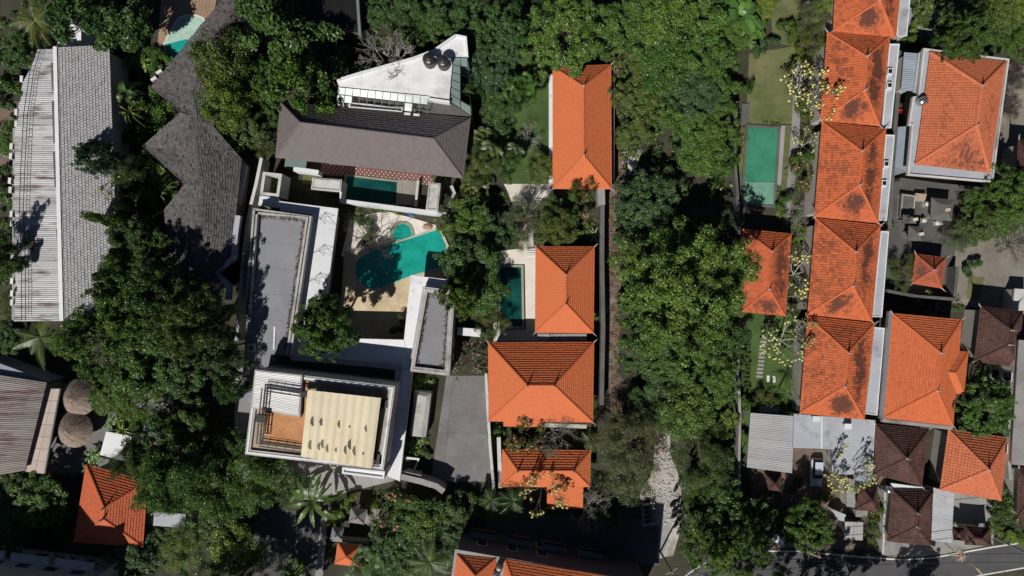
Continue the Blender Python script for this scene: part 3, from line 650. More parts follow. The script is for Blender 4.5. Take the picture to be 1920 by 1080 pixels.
slab_box('flat_canopy', 'white slab below the planted frame at the corner of the courtyard', [(487, 367), (523, 371), (520, 389), (484, 385)], 4.0, 'white', False)
t = thing('planter_frame', 'open white concrete frame full of yellow-green plants', 'planter', base([(508, 346)], 4))
q = PP([(493, 322), (529, 326), (523, 369), (487, 365)], 4.0); MB().prism(q, 0, 4.0, [inset(q, .42)]).build('frame', M['white_old'], t)
t = thing('glass_awning', 'small slatted glass awning at the corner of the taupe villa', 'awning', base([(555, 306)], 3)); a, b, c, d = PP([(536, 296), (576, 300), (573, 315), (534, 312)], 3)
for i in range(10):
    f = i / 9; MB().tube([lerp(a, b, f), lerp(d, c, f)], .05, 4).build('slat', M['gray_metal'], t)
MB().frustum([p + Vector((0, 0, .08)) for p in (d, c, b, a)], [p + Vector((0, 0, .05)) for p in (d, c, b, a)]).build('pane', M['glass'], t)
for p in (a, b, c, d): MB().tube([Vector((p.x, p.y, 0)), p], .06, 5).build('post', M['gray_metal'], t)
wall_thing('beam_wall', 'short white wall beside a patch of grass below the awning', [(550, 317), (570, 319), (597, 323)], .55, 2.6, 'white')
wall_thing('low_wall', 'thin low wall between the plank deck and the dark brick passage', [(784, 338), (779, 387)], .28, 1.2, 'white_old')
wall_thing('boundary_wall', 'long pale boundary wall running down left of the courtyard', [(490, 296), (480, 345), (470, 385), (463, 422), (456, 480), (449, 560), (443, 640)], .4, 3.2, 'white_old')
wall_thing('yard_wall', 'stained wall behind the palm at the right end of the courtyard', [(846, 348), (852, 362), (836, 398)], .4, 2.0, 'white_old')

# ------------------------------------------------------------------ white flat roofs around the main pool
t = thing('white_flat_roof', 'white flat-roofed wings wrapped around the main pool patio', 'building', base([(650, 600)], 5))
for poly in ([(523, 377), (634, 391), (603, 631), (545, 631)], [(545, 632), (757, 637), (768, 690), (741, 693), (551, 673), (545, 668)], [(770, 516), (838, 524), (836, 541), (793, 537), (768, 689), (757.5, 636)]):
    MB().prism(inset(PP(poly, 5), .06), 4.2, 4.99).build('fascia', M['wall'], t); MB().prism(PP(poly, 5), 4.8, 5.0).build('roof_slab', M['white'], t)
    MB().prism(inset(PP(poly, 5), .9), 0, 4.2).build('wall', M['wall'], t)
q = [(741, 694), (768, 691), (773, 698), (749, 902), (727, 893), (731, 850)]
MB().prism(PP(q, 5), 4.8, 5.002).build('roof_slab', M['white'], t); MB().prism(inset(PP(q, 5), .5), 0, 4.8).build('wall', M['wall'], t)
MB().prism(strip([P(773, 698, 5.2), P(749, 903, 5.2)], .12), 4.7, 5.2).build('edge_kerb', M['white_old'], t)
MB().prism(strip([P(545, 671, 5.5), P(751, 688, 5.5), P(747, 722, 5.5)], .7), 4.6, 5.5).build('beam', M['parapet'], t)
for (x, y, a) in ((600, 412, .1), (598, 472, -.2), (590, 525, .0)):
    c = P(x, y, 5); k = thing('roof_antenna', 'thin black wire antenna ' + {412: 'highest', 472: 'in the middle', 525: 'lowest'}[y] + ' on the white roof beside the grey one', 'antenna', c, 'wire antennas on the white roof')
    MB().tube([c, c + Vector((.35, .1, 1.4))], .03, 4).build('mast', M['black'], k)
    for dx, dy in ((2.1, .6), (2.2, -.7), (-.8, -.2), (.7, -.6)): MB().tube([c + Vector((.3, .1, 1.2)), c + Vector((dx, dy, .05))], .025, 4).build('stay_wire', M['black'], k)
# long grey roof
t = thing('grey_flat_roof', 'long grey flat roof with a stained parapet left of the pool', 'building', base([(510, 560)], 6))
poly = [(474, 390), (585, 402), (544, 668), (508, 664), (484, 776), (446, 772), (456, 690), (462, 600)]
MB().prism(inset(PP(poly, 6), .1), 0, 5.9).build('wall', M['wall'], t); MB().prism(PP(poly, 6), 5.7, 6.0).build('roof_floor', M['grey_roof'], t)
z = 6.8
for pts, w in (([(479, 396), (579, 406.5), (541, 664)], .78), ([(478.5, 396), (463, 590)], .75)):
    MB().prism(strip([P(x, y, z) for x, y in pts], w), 5.9, z).build('parapet', M['parapet'], t)
    MB().prism(strip([P(x, y, z + .06) for x, y in pts], .12), z, z + .06).build('coping_ridge', M['black'], t)
mb = MB(); mb.use = True
for pts in ([(487, 404.5), (570, 413.5)], [(571, 415), (546, 580), (536, 655)], [(484, 408), (470, 585)]):
    q = [P(x, y, 6) for x, y in pts]
    for a, b2 in zip(q, q[1:]):
        for i in range(int((b2 - a).length * 26)):
            c = lerp(a, b2, random.random()) + Vector((random.gauss(0, .16), random.gauss(0, .16), random.uniform(.02, .14))); r = random.uniform(.06, .13); e = random.random() * 6
            u = Vector((math.cos(e), math.sin(e), random.uniform(-.4, .4))) * r; v = Vector((-math.sin(e), math.cos(e), random.uniform(-.4, .4))) * r * .7
            mb.quad(c - u, c - v, c + u, c + v)
mb.build('leaf_litter', M['litter'], t, kind='stuff')
MB().prism(PP([(514, 612), (517, 612), (515, 655), (512, 655)], 6), 6, 6.12).build('kerb', M['white'], t)
for yy in (452, 500, 548, 596, 640): MB().prism(strip([P(476 - (yy - 400) * .09, yy, 6.0), P(565 - (yy - 415) * .125, yy + 7, 6.0)], .05), 5.98, 6.012).build('membrane_seam', M['seam'], t)
MB().lathe(P(556, 500, 6.0), [(.16, 0), (.16, .03), (.05, .04)], 10).build('roof_drain', M['black'], t); MB().lathe(P(484, 620, 6.0), [(.16, 0), (.16, .03), (.05, .04)], 10).build('roof_drain', M['black'], t)
# hatch box + wire basket at lower end
k = thing('roof_hatch', 'small white framed roof hatch at the shaded edge of the grey roof', 'hatch', P(473, 652, 6)); c = P(473, 652, 6)
MB().box(c, 1.1, 1.2, .45).build('frame', M['white_old'], k); MB().box(c + Vector((0, 0, .45)), .55, .6, .05).build('lid', M['dark_wall'], k)
# small grey box roof
t = thing('box_building', 'small grey flat-roofed box with stained white parapet beside the pool', 'building', base([(810, 620)], 6))
q = PP([(793, 537), (853, 545), (843, 705), (766, 696)], 6.6)
MB().prism(inset(q, .08), 0, 6.0).build('wall', M['wall'], t); MB().prism(q, 5.7, 6.6, [inset(q, .75)]).build('parapet', M['parapet'], t)
MB().prism(inset(q, .7), 5.9, 6.05).build('roof_floor', M['grey_roof'], t); MB().prism(inset(q, .3), 6.6, 6.68, [inset(q, .42)]).build('coping_ridge', M['white_old'], t)
mb = MB(); mb.use = True; iq = [Vector((p.x, p.y, 6.07)) for p in inset(q, .95)]
for a, b2 in zip(iq, iq[1:] + iq[:1]):
    for i in range(int((b2 - a).length * 22)):
        c = lerp(a, b2, random.random()) + Vector((random.gauss(0, .14), random.gauss(0, .14), random.uniform(.02, .14))); r = random.uniform(.06, .13); e = random.random() * 6
        u = Vector((math.cos(e), math.sin(e), random.uniform(-.4, .4))) * r; v = Vector((-math.sin(e), math.cos(e), random.uniform(-.4, .4))) * r * .7
        mb.quad(c - u, c - v, c + u, c + v)
mb.build('leaf_litter', M['litter'], t, kind='stuff')

# ------------------------------------------------------------------ tall building with cream sheet roof
t = thing('tall_building', 'tall building with a cream corrugated roof and rust-stained terrace', 'building', base([(600, 790)], 10))
q = PP([(478, 693), (741, 724), (719, 882), (459, 852)], 10.8)
MB().prism(inset(q, .1), 0, 10.3).build('wall', M['wall'], t); MB().prism(q, 9.6, 10.8, [inset(q, .7)]).build('parapet', M['parapet'], t)
MB().prism(inset(q, .22), 10.8, 10.9, [inset(q, .42)]).build('coping_ridge', M['white'], t)
MB().prism(inset(q, .65), 9.9, 10.45).build('roof_floor', M['tan_floor'], t)
MB().prism(PP([(500, 742), (586, 735), (576, 842), (490, 832)], 10.47), 9.9, 10.48).build('terrace_screed', M['rust_floor'], t)
MB().prism(PP([(566, 706), (580, 708), (572, 742), (562, 782)], 10.47), 9.9, 10.484).build('terrace_screed', M['rust_floor'], t)
MB().prism(PP([(704, 730), (724, 733), (720, 765), (706, 760)], 10.47), 9.9, 10.484).build('terrace_screed', M['rust_floor'], t)
fq = PP([(478, 693), (567, 703), (563, 783), (470, 765)], 11.2); MB().prism(fq, 10.0, 11.25, [inset(fq, .55)]).build('roof_frame', M['parapet'], t)
i0, i1, i2, i3 = PP([(480, 696), (564, 705), (560, 779), (473, 763)], 11.3); sheets(t, i3, i0, i1, i2, 8, 3, M['white_sheet'], .03)
n0, n1, n2, n3 = P(577, 731, 12.4), P(714, 746, 12.4), P(697, 878, 11.8), P(564, 856, 11.8); sheets(t, n0, n1, n2, n3, 9, 2, M['cream_sheet'], .026, arch=True, jit=.03)
MB().prism([Vector((p.x, p.y, 0)) for p in (lerp(n0, n2, .03), lerp(n1, n3, .03), lerp(n2, n0, .03), lerp(n3, n1, .03))], 11.5, 11.62).build('roof_purlin', M['black'], t)
for p in (n0, n1, n2, n3): MB().tube([Vector((p.x, p.y, 10)), p], .08, 6).build('post', M['black'], t)
stl = [(680, 45, 30, 85, 1), (758, 52, 30, 75, .9), (915, 68, 30, 85, .9), (1150, 108, 24, 75, .8), (655, 255, 34, 85, 1), (735, 268, 30, 80, .9), (765, 245, 34, 85, 1), (808, 285, 30, 80, .95), (885, 298, 24, 62, .7), (968, 298, 30, 85, 1), (1003, 250, 32, 90, 1), (1045, 305, 30, 100, 1), (1125, 330, 18, 60, .5), (1010, 90, 18, 60, .5)]
nn = (n1 - n0).cross(n3 - n0).normalized(); nn = nn if nn.z > 0 else -nn
for (x, y, w, h, s) in stl:
    px, py = 440 + x / 4.683, 780 + y / 4.683; mb = MB(); z = 12.1
    pts = []
    for i in range(9):
        a = math.pi * i / 8; pts.append((px + w * .09 - math.sin(a) * w * .18 * random.uniform(.8, 1.1), py - math.cos(a) * h * .10 * s * random.uniform(.9, 1.1)))
    def on(p):
        w0 = P(*p, 12.1); f = (w0 - n0).dot(nn); w0.z -= f / nn.z; return w0 + nn * .16
    top = [on(p) for p in pts]; mb.frustum(top, [p - nn * .12 for p in top]).build('mildewed_vent', M['mildew'], t)
def lattice(parent, pts, z, gap=.75):
    q = [P(x, y, z) for x, y in pts]; mb = MB()
    for a, b2 in zip(q, q[1:]):
        d = (b2 - a).normalized(); n = Vector((-d.y, d.x, 0)) * gap / 2
        for s in (-1, 1):
            mb.tube([a + n * s, b2 + n * s], .07, 4); mb.tube([a + n * s + Vector((0, 0, .35)), b2 + n * s + Vector((0, 0, .35))], .03, 4)
        m = int((b2 - a).length / 1.1)
        for i in range(m + 1):
            c = lerp(a, b2, i / max(1, m)); mb.tube([c - n * 1.3, c + n * 1.3], .045, 4); mb.tube([c + n, c + n + Vector((0, 0, .35))], .03, 4)
        mb.box((a + b2) / 2 - Vector((0, 0, .1)), (b2 - a).length, .2, .1, math.atan2(d.y, d.x))
    return mb.build('access_rail', M['black'], parent)
lattice(t, [(497, 727), (575, 739)], 11.9); lattice(t, [(497, 728), (487, 832)], 11.9); lattice(t, [(487, 831), (566, 842)], 10.8)
MB().box(P(493, 783, 11.6), 1.3, 1.0, .8, -.12).build('junction_box', M['black'], t); MB().box(P(574, 738, 11.5), 1.1, .6, .7, -.12).build('junction_box', M['black'], t)
MB().box(P(722, 756, 10.2), .9, 1.0, .7).build('pump_box', M['black'], t); MB().box(P(709, 859, 10.2), 1.2, 1.3, .6).build('pump_box', M['black'], t)
MB().prism(strip([P(713, 750, 10.3), P(699, 868, 10.3)], .5), 10.1, 10.5).build('shade_strip', M['black'], t)  # black strip painted for the shade in the gap beside the cream roof
q = PP([(642, 876), (722, 884), (720, 898), (641, 888)], 9.3); MB().prism(q, 0, 9.0).build('porch_wall', M['wall'], t); MB().prism(q, 8.8, 9.35, [inset(q, .25)]).build('porch_parapet', M['white'], t); MB().prism(inset(q, .2), 8.8, 9.1).build('porch_roof', M['white'], t)

# stepped bench canopy, planters and gate walls by the driveway
t = thing('stepped_slab', 'pale slab with stepped edges standing in the planting by the driveway', 'canopy', base([(788, 780)], 2.6))
for i in range(4):
    e = i * 3.4
    MB().prism(PP([(777 + i * 1.2, 734 + i * 2), (808 - e * .75, 738 + i * 2), (798 - e * .75, 820), (768 + i * 1.2, 818)], 2.6 + i * .12), 2.3 + i * .12 if i else 0, 2.42 + i * .12).build('step', M['parapet'], t)
wall_thing('driveway_wall', 'pale boundary wall between the driveway and the largest villa', [(911, 700), (914, 760), (919, 840), (926, 918)], .34, 2.4, 'white_old')
wall_thing('gate_wall', 'stepped pale wall at the foot of the driveway, half in shade', [(752, 894), (790, 903), (818, 912), (832, 922)], .8, 3.0, 'concrete')
wall_thing('planter_wall', 'thin white planter wall left of the driveway', [(755, 858), (785, 861), (776, 882)], .3, 1.0, 'white')
slab_box('gate_canopy', 'grey canopy slab over the gate behind the pale stepped wall', [(758, 884), (790, 891), (788, 899), (755, 892)], 2.7, 'concrete', False)
slab_box('flat_canopy', 'white slab over a doorway between two trees right of the box roof', [(858, 614), (902, 617), (900, 632), (857, 628)], 3.0, 'white', False)

# ------------------------------------------------------------------ clean orange villas in the middle
house('orange_villa', 'long northern orange-tiled villa with a red-flowered tree at its foot', 'house', [(1037, 126), (1145, 122), (1146, 354), (1037, 353.5)], (1094, 162), (1094.5, 292), 3.8, 7.0, 'orange', seed=1, horns=True)
house('orange_villa', 'orange-tiled villa beside the narrow dark pool', 'house', [(1005, 463), (1114, 463), (1112, 624), (1004, 623)], (1061, 515), (1061, 570), 3.8, 7.0, 'orange', seed=2, horns=True)
t = house('orange_villa', 'largest orange-tiled villa with a short east-west ridge beside the driveway', 'house', [(916, 643), (1113, 642), (1110.5, 791), (917, 789)], (989, 723), (1039, 723), 4.2, 8.7, 'orange', ns=False, seed=3, horns=True)
e0, e1, r0, r1 = P(944, 799, 3.6), P(1021, 800, 3.6), P(944, 787, 4.25), P(1021, 788, 4.25); tile_patch(MB(), e1, e0, r1, r0, .38, .3).build('roof_tiles', M['orange'], [c for c in t.children if c.name.startswith('roof')][0], kind='stuff')
wall_thing('veranda_wall', 'cream wall along the shaded veranda under the largest villa', [(1020, 797), (1100, 800)], .5, 3.2, 'wall')
t = house('orange_villa', 'low orange gatehouse with a yellow-flowered tree over its roof', 'house', [(943, 843), (1107, 845), (1105, 912), (939.5, 912)], (971, 883), (1076, 883), 3.4, 5.4, 'orange', ns=False, seed=4)
e0, e1, r0, r1 = P(1093, 954, 2.4), P(1025.5, 953.6, 2.4), P(1094, 908, 3.5), P(1025.5, 908, 3.5); rf = [c for c in t.children if c.name.startswith('roof')][0]
tile_patch(MB(), e0, e1, r0, r1, .38, .3).build('roof_tiles', M['orange'], rf, kind='stuff'); MB().prism([Vector((p.x, p.y, 0)) for p in (lerp(e0, r1, .06), lerp(e1, r0, .06), r1, r0)], 0, 2.2).build('porch_wall', M['wall'], t)
t = thing('link_canopy', 'small grey sheet and concrete canopy between two orange villas', 'canopy', base([(1054, 632)], 3.2))
sheets(t, P(1008, 641, 3.2), P(1008, 626, 3.2), P(1030, 626, 3.3), P(1030, 641, 3.3), 2, 3, M['grey_sheet'])
MB().prism(PP([(1031, 626), (1100, 626), (1100, 641), (1031, 641)], 3.3), 3.0, 3.3).build('slab', M['concrete'], t); MB().prism(inset(PP([(1031, 626), (1100, 626), (1100, 641), (1031, 641)], 3.3), .2), 0, 3.0).build('wall', M['wall'], t)
struct('side_path', [(1029, 140), (1037, 140), (1037, 352), (1029, 352)], 0, .1, M['white'], zp=0)
wall_thing('garden_wall', 'dark mossy garden wall running along the vacant lot', [(1130, 352), (1129, 480), (1131, 620), (1128, 760)], .55, 2.8, 'dark_wall')
wall_thing('garden_wall', 'dark wall east of the northern orange villa', [(1151, 100), (1150, 200), (1149, 350)], .35, 2.6, 'dark_wall')
wall_thing('gate_pier', 'broad grey wall pier below the northern orange villa', [(1127, 352), (1128, 384)], 1.0, 3.0, 'concrete')
wall_thing('lot_fence', 'weathered grey fence between vacant lot and green pool', [(1381, 190), (1378, 300), (1383, 360), (1387, 440)], .35, 2.4, 'dark_wall')
wall_thing('lot_fence', 'pale weathered fence along the lower garden and carport', [(1387, 600), (1384, 700), (1388, 780), (1386, 860), (1388, 990)], .3, 2.2, 'concrete')
wall_thing('terrace_wall', 'pale terrace wall left of the low orange gatehouse', [(935, 820), (936, 850), (938, 915)], .5, 2.2, 'white_old')

# bottom apartment block with two orange roofs
t = thing('apartment_block', 'shaded apartment block with balconies and two orange roofs at the bottom', 'building', base([(1000, 1090)], 6))
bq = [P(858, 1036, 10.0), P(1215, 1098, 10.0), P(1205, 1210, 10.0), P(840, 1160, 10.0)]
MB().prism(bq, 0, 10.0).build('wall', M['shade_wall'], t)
rf = MB().prism(inset(bq, -.4), 9.85, 10.05).build('roof', M['concrete'], t)
for cor, A, B in (([(857, 1040), (929, 1048), (932, 1130), (846, 1124)], (891, 1081), (889, 1092)), ([(947, 1049), (1160, 1084), (1150, 1180), (938, 1150)], (964, 1096), (1130, 1126))):
    NW, NE, SE, SW = [P(x, y, 10.1) for x, y in cor]; A_, B_ = P(*A, 11.9), P(*B, 11.9); ew = A[0] < B[0]
    fs = [(NW, NE, A_, B_), (NE, SE, B_, B_), (SE, SW, B_, A_), (SW, NW, A_, A_)] if ew else [(NE, NW, A_, A_), (NE, SE, A_, B_), (SE, SW, B_, B_), (SW, NW, B_, A_)]
    for f in fs: tile_patch(MB(), *f, .38, .3).build('roof_tiles', M['orange'], rf, kind='stuff')
    for e, r in (((NW, A_), (NE, B_), (SE, B_), (SW, A_)) if ew else ((NW, A_), (NE, A_), (SE, B_), (SW, B_))): caps(MB(), e, r).build('hip_cap', M['orange'], rf)
out = Vector((.17, .98, 0)); d = (bq[1] - bq[0]).normalized()
windows(t, bq[0] + d, bq[0] + d * 14, 4.4, 1.5, 3, 1.3, out); windows(t, bq[0] + d, bq[0] + d * 14, 1.0, 1.6, 3, 1.3, out)
for i in range(4):
    c = lerp(bq[0], bq[1], .12 + i * .2) + out * .7; c.z = 3.4; bal = MB().box(c, 3.6, 1.3, .16, math.atan2(d.y, d.x)).build('balcony', M['concrete'], t)
    MB().box(c + out * .6 + Vector((0, 0, .16)), 3.6, .08, .9, math.atan2(d.y, d.x)).build('railing', M['black'], bal)
for i, (x, y, r) in enumerate(((936, 1060, .42), (931, 1074, .5))):
    c = P(x, y, 10.1); k = thing('steel_tank', ['upper', 'lower'][i] + ' round steel tank between the two bottom orange roofs', 'water tank', c, 'steel tanks between bottom roofs')
    MB().lathe(c, [(r, 0), (r, 1.1), (r * .8, 1.3), (r * .25, 1.4)], 16).build('tank_body', M['gray_metal'], k, True); MB().lathe(c + Vector((0, 0, 1.38)), [(r * .25, 0), (r * .25, .1)], 10).build('lid', M['ac'], k)

# ------------------------------------------------------------------ right row of joined orange roofs
random.seed(21)
SO = {'E': (1.1, .45, .52, .36, .28), 'S': (.95, .5, .5, .2, .32), 'W': (.30, .55, .3, .7, .5), 'N': (.15,)}
row5 = [([(1567, -62), (1690, -50), (1679, 71), (1562, 58)], (1660, -30), (1649, 1), 'topmost weathered orange roof of the joined row, cut by the frame'),
        ([(1551, 60), (1668, 69), (1649, 236), (1538, 226)], (1625, 106), (1621, 169), 'sooty orange roof second in the joined row, beside yellow blossom'),
        ([(1541, 229), (1660, 242), (1646, 418), (1527, 406)], (1616, 283), (1611, 347), 'third joined orange roof, level with the long green pool'),
        ([(1529, 410), (1650, 423), (1634, 602), (1514, 589)], (1604, 472), (1599, 536), 'fourth joined orange roof, right of the small orange pavilion'),
        ([(1514, 593), (1639, 607), (1620, 786), (1500, 774)], (1590, 661), (1584, 724), 'lowest roof of the joined orange row, above the pale flat roof')]
EA = [[(1685, -12), (1708, -12), (1701, 67), (1681, 70)], [(1668, 82), (1687, 82), (1671, 240), (1654, 238)], [(1661, 252), (1678, 253), (1663, 414), (1647, 412)], [(1652, 433), (1667, 434), (1654, 595), (1635, 594)], [(1637, 613), (1659, 615), (1645, 779), (1621, 776)]]
for i, (c, A, B, lab) in enumerate(row5):
    t = house('row_house', lab, 'house', c, A, B, 5.6, 8.6, 'orange_old', 'joined row of orange roofs', soot={k_: (v[0] * random.uniform(.6, 1.15), v[1] + random.uniform(-.12, .12), v[2] + random.uniform(-.1, .1), v[3] * random.uniform(.7, 1.3), v[4] * random.uniform(.8, 1.3)) if len(v) > 1 else v for k_, v in SO.items()}, seed=10 + i * 7, horns=True, w=.36, gap=.03)
    MB().prism(PP(EA[i], 5.0), 4.7, 5.0).build('side_roof_slab', M['pale_roof'], t); MB().prism(inset(PP(EA[i], 5.0), .1), 0, 4.7).build('side_wall', M['wall'], t)
    MB().prism(PP(EA[i], 5.1), 4.8, 5.1, [inset(PP(EA[i], 5.1), .14)]).build('side_kerb', M['white'], t)
for j, (x, y) in enumerate(((1666, 136), (1665, 162), (1659, 309), (1655, 345))):
    c = P(x, y, 5.0); k = thing('roof_light', ['topmost', 'second', 'third', 'lowest'][j] + ' small white roof light on the narrow slabs beside the orange row', 'roof light', c, 'roof lights beside the orange row')
    MB().box(c, .7, 1.0, .45, -.1).build('curb', M['white'], k); MB().box(c + Vector((0, .05, .45)), .5, .55, .06, -.1).build('pane', M['window'], k)
wall_thing('row_wall', 'pale wall between blossom trees and the second orange row house', [(1540, 95), (1537, 160), (1531, 222)], .4, 1.6, 'white')
wall_thing('row_wall', 'pale wall along the lowest orange row house', [(1504, 605), (1500, 690), (1496, 770)], .4, 1.6, 'white')
wall_thing('alley_wall', 'long grey wall in the alley behind the orange row', [(1690, 95), (1678, 250), (1668, 430)], .5, 4.0, 'dark_wall')
SO2 = {'E': (.8, .35, .45, .45, .35), 'S': (.75, .5, .3, .35, .25), 'W': (.18, .5, .3, .8, .5)}
t = house('garden_pavilion', 'small sooty orange-roofed pavilion below the green pool', 'house', [(1393, 430), (1483, 439), (1472, 592), (1391, 584)], (1447, 471), (1442, 542), 3.4, 5.6, 'orange_deep', soot=SO2, seed=61)
MB().prism(PP([(1392, 444), (1407, 446), (1403, 480), (1398, 478)], 2.8), 0, 2.8).build('side_slab', M['concrete'], t)
# big house top right
ob = [(1732, 90), (1893, 110), (1862, 342), (1702, 328), (1710, 235), (1704, 234), (1712, 181), (1722, 180)]
t = thing('big_house', 'largest weathered orange-roofed house at the top right, ringed by a pale gutter slab', 'house', base([(1800, 215)], 7))
MB().prism(PP(ob, 6.6), 6.3, 6.6).build('gutter_slab', M['pale_roof'], t); MB().prism(PP(ob, 6.85), 6.3, 6.85, [inset(PP(ob, 6.85), .22)]).build('gutter_kerb', M['white_old'], t)
hip_roof(t, [(1744, 98), (1885, 117), (1855, 324), (1716, 308)], (1841, 161), (1831, 235), 6.9, 9.8, M['orange_faded'], soot={'S': (.42, .5, .35, .5, .4), 'E': (.15,), 'W': (.12,)}, row=.36, w=.36, gap=.035, seed=33, finial=True, overhang=.9, capr=.24)
q = PP([(1695, 98), (1720, 100), (1712, 171), (1689, 169)], 6); sheets(t, q[0], q[3], q[2], q[1], 5, 4, M['blue_sheet']); MB().prism(inset(q, .3), 0, 5.8).build('annex_wall', M['wall'], t)
MB().prism(PP([(1722, 100), (1732, 92), (1723, 178), (1713, 172)], 6.0), 5.6, 6.0).build('annex_slab', M['pale_roof'], t)
q = PP([(1684, 238), (1710, 236), (1701, 322), (1678, 312)], 4); MB().prism(q, 0, 4.0).build('annex_roof', M['blue_sheet'], t)
c = P(1723, 192, 6.6); k = thing('solar_tank', 'shiny silver rooftop tank at the edge of the big house', 'water tank', c)
MB().tube([c + Vector((-.55, -.25, .7)), c + Vector((-.4, -.2, .7)), c + Vector((.5, .15, .8)), c + Vector((.65, .2, .8))], [.35, .6, .6, .3], 16).build('tank_body', M['chrome'], k, True)
for dx in (-.35, .45): MB().box(c + Vector((dx, dx * .3, 0)), .1, .8, .5, .3).build('cradle', M['gray_metal'], k)
# other orange houses on the right
t = house('orange_house', 'orange-tiled house with a small side wing, right of the joined row', 'house', [(1673, 588), (1802, 600), (1786, 798), (1657, 783)], (1763, 661), (1757, 732), 5.6, 8.4, 'orange_old', seed=41, horns=True, row=.36, w=.3)
rf = [c for c in t.children if c.name.startswith('roof')][0]; a, b2 = P(1772, 697, 7.1), P(1792, 699, 7.1); NW, NE, SE, SW = P(1787, 658, 5.5), P(1815, 660, 5.5), P(1807, 739, 5.5), P(1783, 737, 5.5)
for f in ((NW, NE, a, b2), (NE, SE, b2, b2), (SE, SW, b2, a)): tile_patch(MB(), *f, .36, .3).build('roof_tiles', M['orange'], rf, kind='stuff')
for e, r in ((NE, b2), (SE, b2), (a, b2)): caps(MB(), e, r).build('hip_cap', M['orange_old'], rf)
MB().prism(strip([P(1670, 584, 5.6), P(1654, 786, 5.6)], .55), 5.0, 5.7).build('gutter', M['gray_metal'], t); MB().prism(strip([P(1654, 788, 5.5), P(1786, 803, 5.5)], .5), 5.0, 5.55).build('gutter', M['concrete'], t)
MB().prism(inset([NW, NE, SE, SW], .5), 0, 5.4).build('wing_wall', M['wall'], t)
house('orange_house', 'square orange pyramid-roofed house at the lower right', 'house', [(1778, 805), (1889, 821), (1876, 938), (1762, 918)], (1854, 880), (1854, 880), 4.2, 7.4, 'orange_faded', seed=43, row=.42, w=.42, gap=.035)
house('shrine_pavilion', 'tiny reddish pyramid-roofed pavilion in the temple yard', 'pavilion', [(1717, 477), (1773, 484), (1765, 540), (1710, 531)], (1751, 506), (1751, 506), 2.8, 4.6, 'orange_dim', seed=44, row=.25, w=.25, soot={'S': (.5,), 'W': (.8,), 'E': (.8,), 'N': (.5,)}, horns=True)
# brown clay roofs
BR = {'S': (.5, .5, .5, .6, .6), 'W': (.4, .5, .5, .8, .8), 'E': (.4, .5, .5, .8, .8), 'N': (.2,)}
for lab, c, A, B, ze, zr in (
    ('dark brown pyramid roof touching the pale flat roof on its left', [(1641, 795), (1741, 805), (1727, 911), (1640, 889)], (1700, 859), (1700, 859), 4.0, 6.6),
    ('dark brown hipped roof beside the road, next to white metal sheets', [(1672, 918), (1750, 920), (1745, 1022), (1663, 1014)], (1720, 962), (1719, 987), 3.8, 6.0),
    ('dark brown hipped roof at the right edge, below the dirt yard', [(1838, 575), (1917, 584), (1907, 689), (1826, 677)], (1896, 619), (1892, 646), 4.2, 6.4),
    ('small brown shrine roof beside yellow blossom in the compound', [(1613, 908), (1643, 913), (1646, 958), (1604, 955)], (1635, 939), (1635, 939), 2.6, 4.2),
    ('tiny brown shrine roof just below the carport', [(1435, 888), (1464, 890), (1463, 920), (1442, 917)], (1453, 907), (1453, 907), 2.4, 3.8),
    ('shaded brown roof near the road at the lower right', [(1809, 986), (1855, 990), (1858, 1023), (1810, 1020)], (1828, 1008), (1840, 1009), 3.0, 4.2),
    ('small brown roof beside the shaded road-side roof', [(1786, 988), (1807, 992), (1808, 1013), (1789, 1011)], (1797, 1000), (1797, 1000), 2.6, 3.6),
    ('brown roof cut by the right edge beside the big house', [(1910, 262), (1990, 270), (1985, 345), (1905, 336)], (1940, 300), (1955, 302), 4.0, 6.2),
    ('brown roof cut by the right edge at the lower right', [(1910, 878), (1995, 884), (1990, 985), (1907, 973)], (1940, 925), (1955, 930), 4.4, 6.4)):
    house('brown_house', lab, 'house', c, A, B, ze, zr, 'brown', ns=not (A[1] == B[1] - 1 or abs(A[0] - B[0]) > 8), soot=BR, seed=A[0] % 97, row=.34, w=.34, gap=.04, horns=ze > 3.5, overhang=.5, finial=ze > 3.5)
# pale flat roof, carport, sheds
t = thing('pale_flat_roof', 'pale blue-grey flat roof between carport and brown pyramid roof', 'building', base([(1560, 830)], 4))
q = [(1489, 776), (1640, 788), (1635, 885), (1602, 884), (1602, 890), (1560, 889), (1560, 842), (1487, 840)]
MB().prism(inset(PP(q, 4), .3), 0, 3.7).build('wall', M['wall'], t); MB().prism(PP(q, 4), 3.7, 4.0).build('roof_slab', M['pale_roof'], t)
MB().prism(strip([P(1541, 781, 4.05), P(1541, 841, 4.05)], .15), 4, 4.05).build('joint_kerb', M['white'], t); MB().prism(strip([P(1640, 788, 4.15), P(1635, 886, 4.15)], .2), 3.7, 4.15).build('edge_kerb', M['white_old'], t)
MB().prism(PP([(1602, 885), (1635, 886), (1633, 908), (1602, 900)], 2.9), 2.7, 2.9).build('lower_slab', M['blue_sheet'], t)
for j, (x, y) in enumerate(((1526, 784), (1585, 798))):
    c = P(x, y, 4.0); k = thing('roof_light', ['left', 'right'][j] + ' white box roof light on the pale flat roof', 'roof light', c, 'roof lights on the pale flat roof')
    MB().box(c, .95, .55, .8, -.05).build('curb', M['white'], k); MB().box(c + Vector((0, .05, .8)), 1.05, .75, .07, -.05).build('cover', M['white'], k)
t = thing('carport', 'grey corrugated carport roof beside the pale flat roof', 'carport', base([(1445, 830)], 3.2))
a, b2, c2, d2 = P(1407, 774, 3.4), P(1489, 780, 3.6), P(1485, 887, 3.6), P(1400, 876, 3.4); sheets(t, a, d2, c2, b2, 11, 3, M['grey_sheet'], .02)
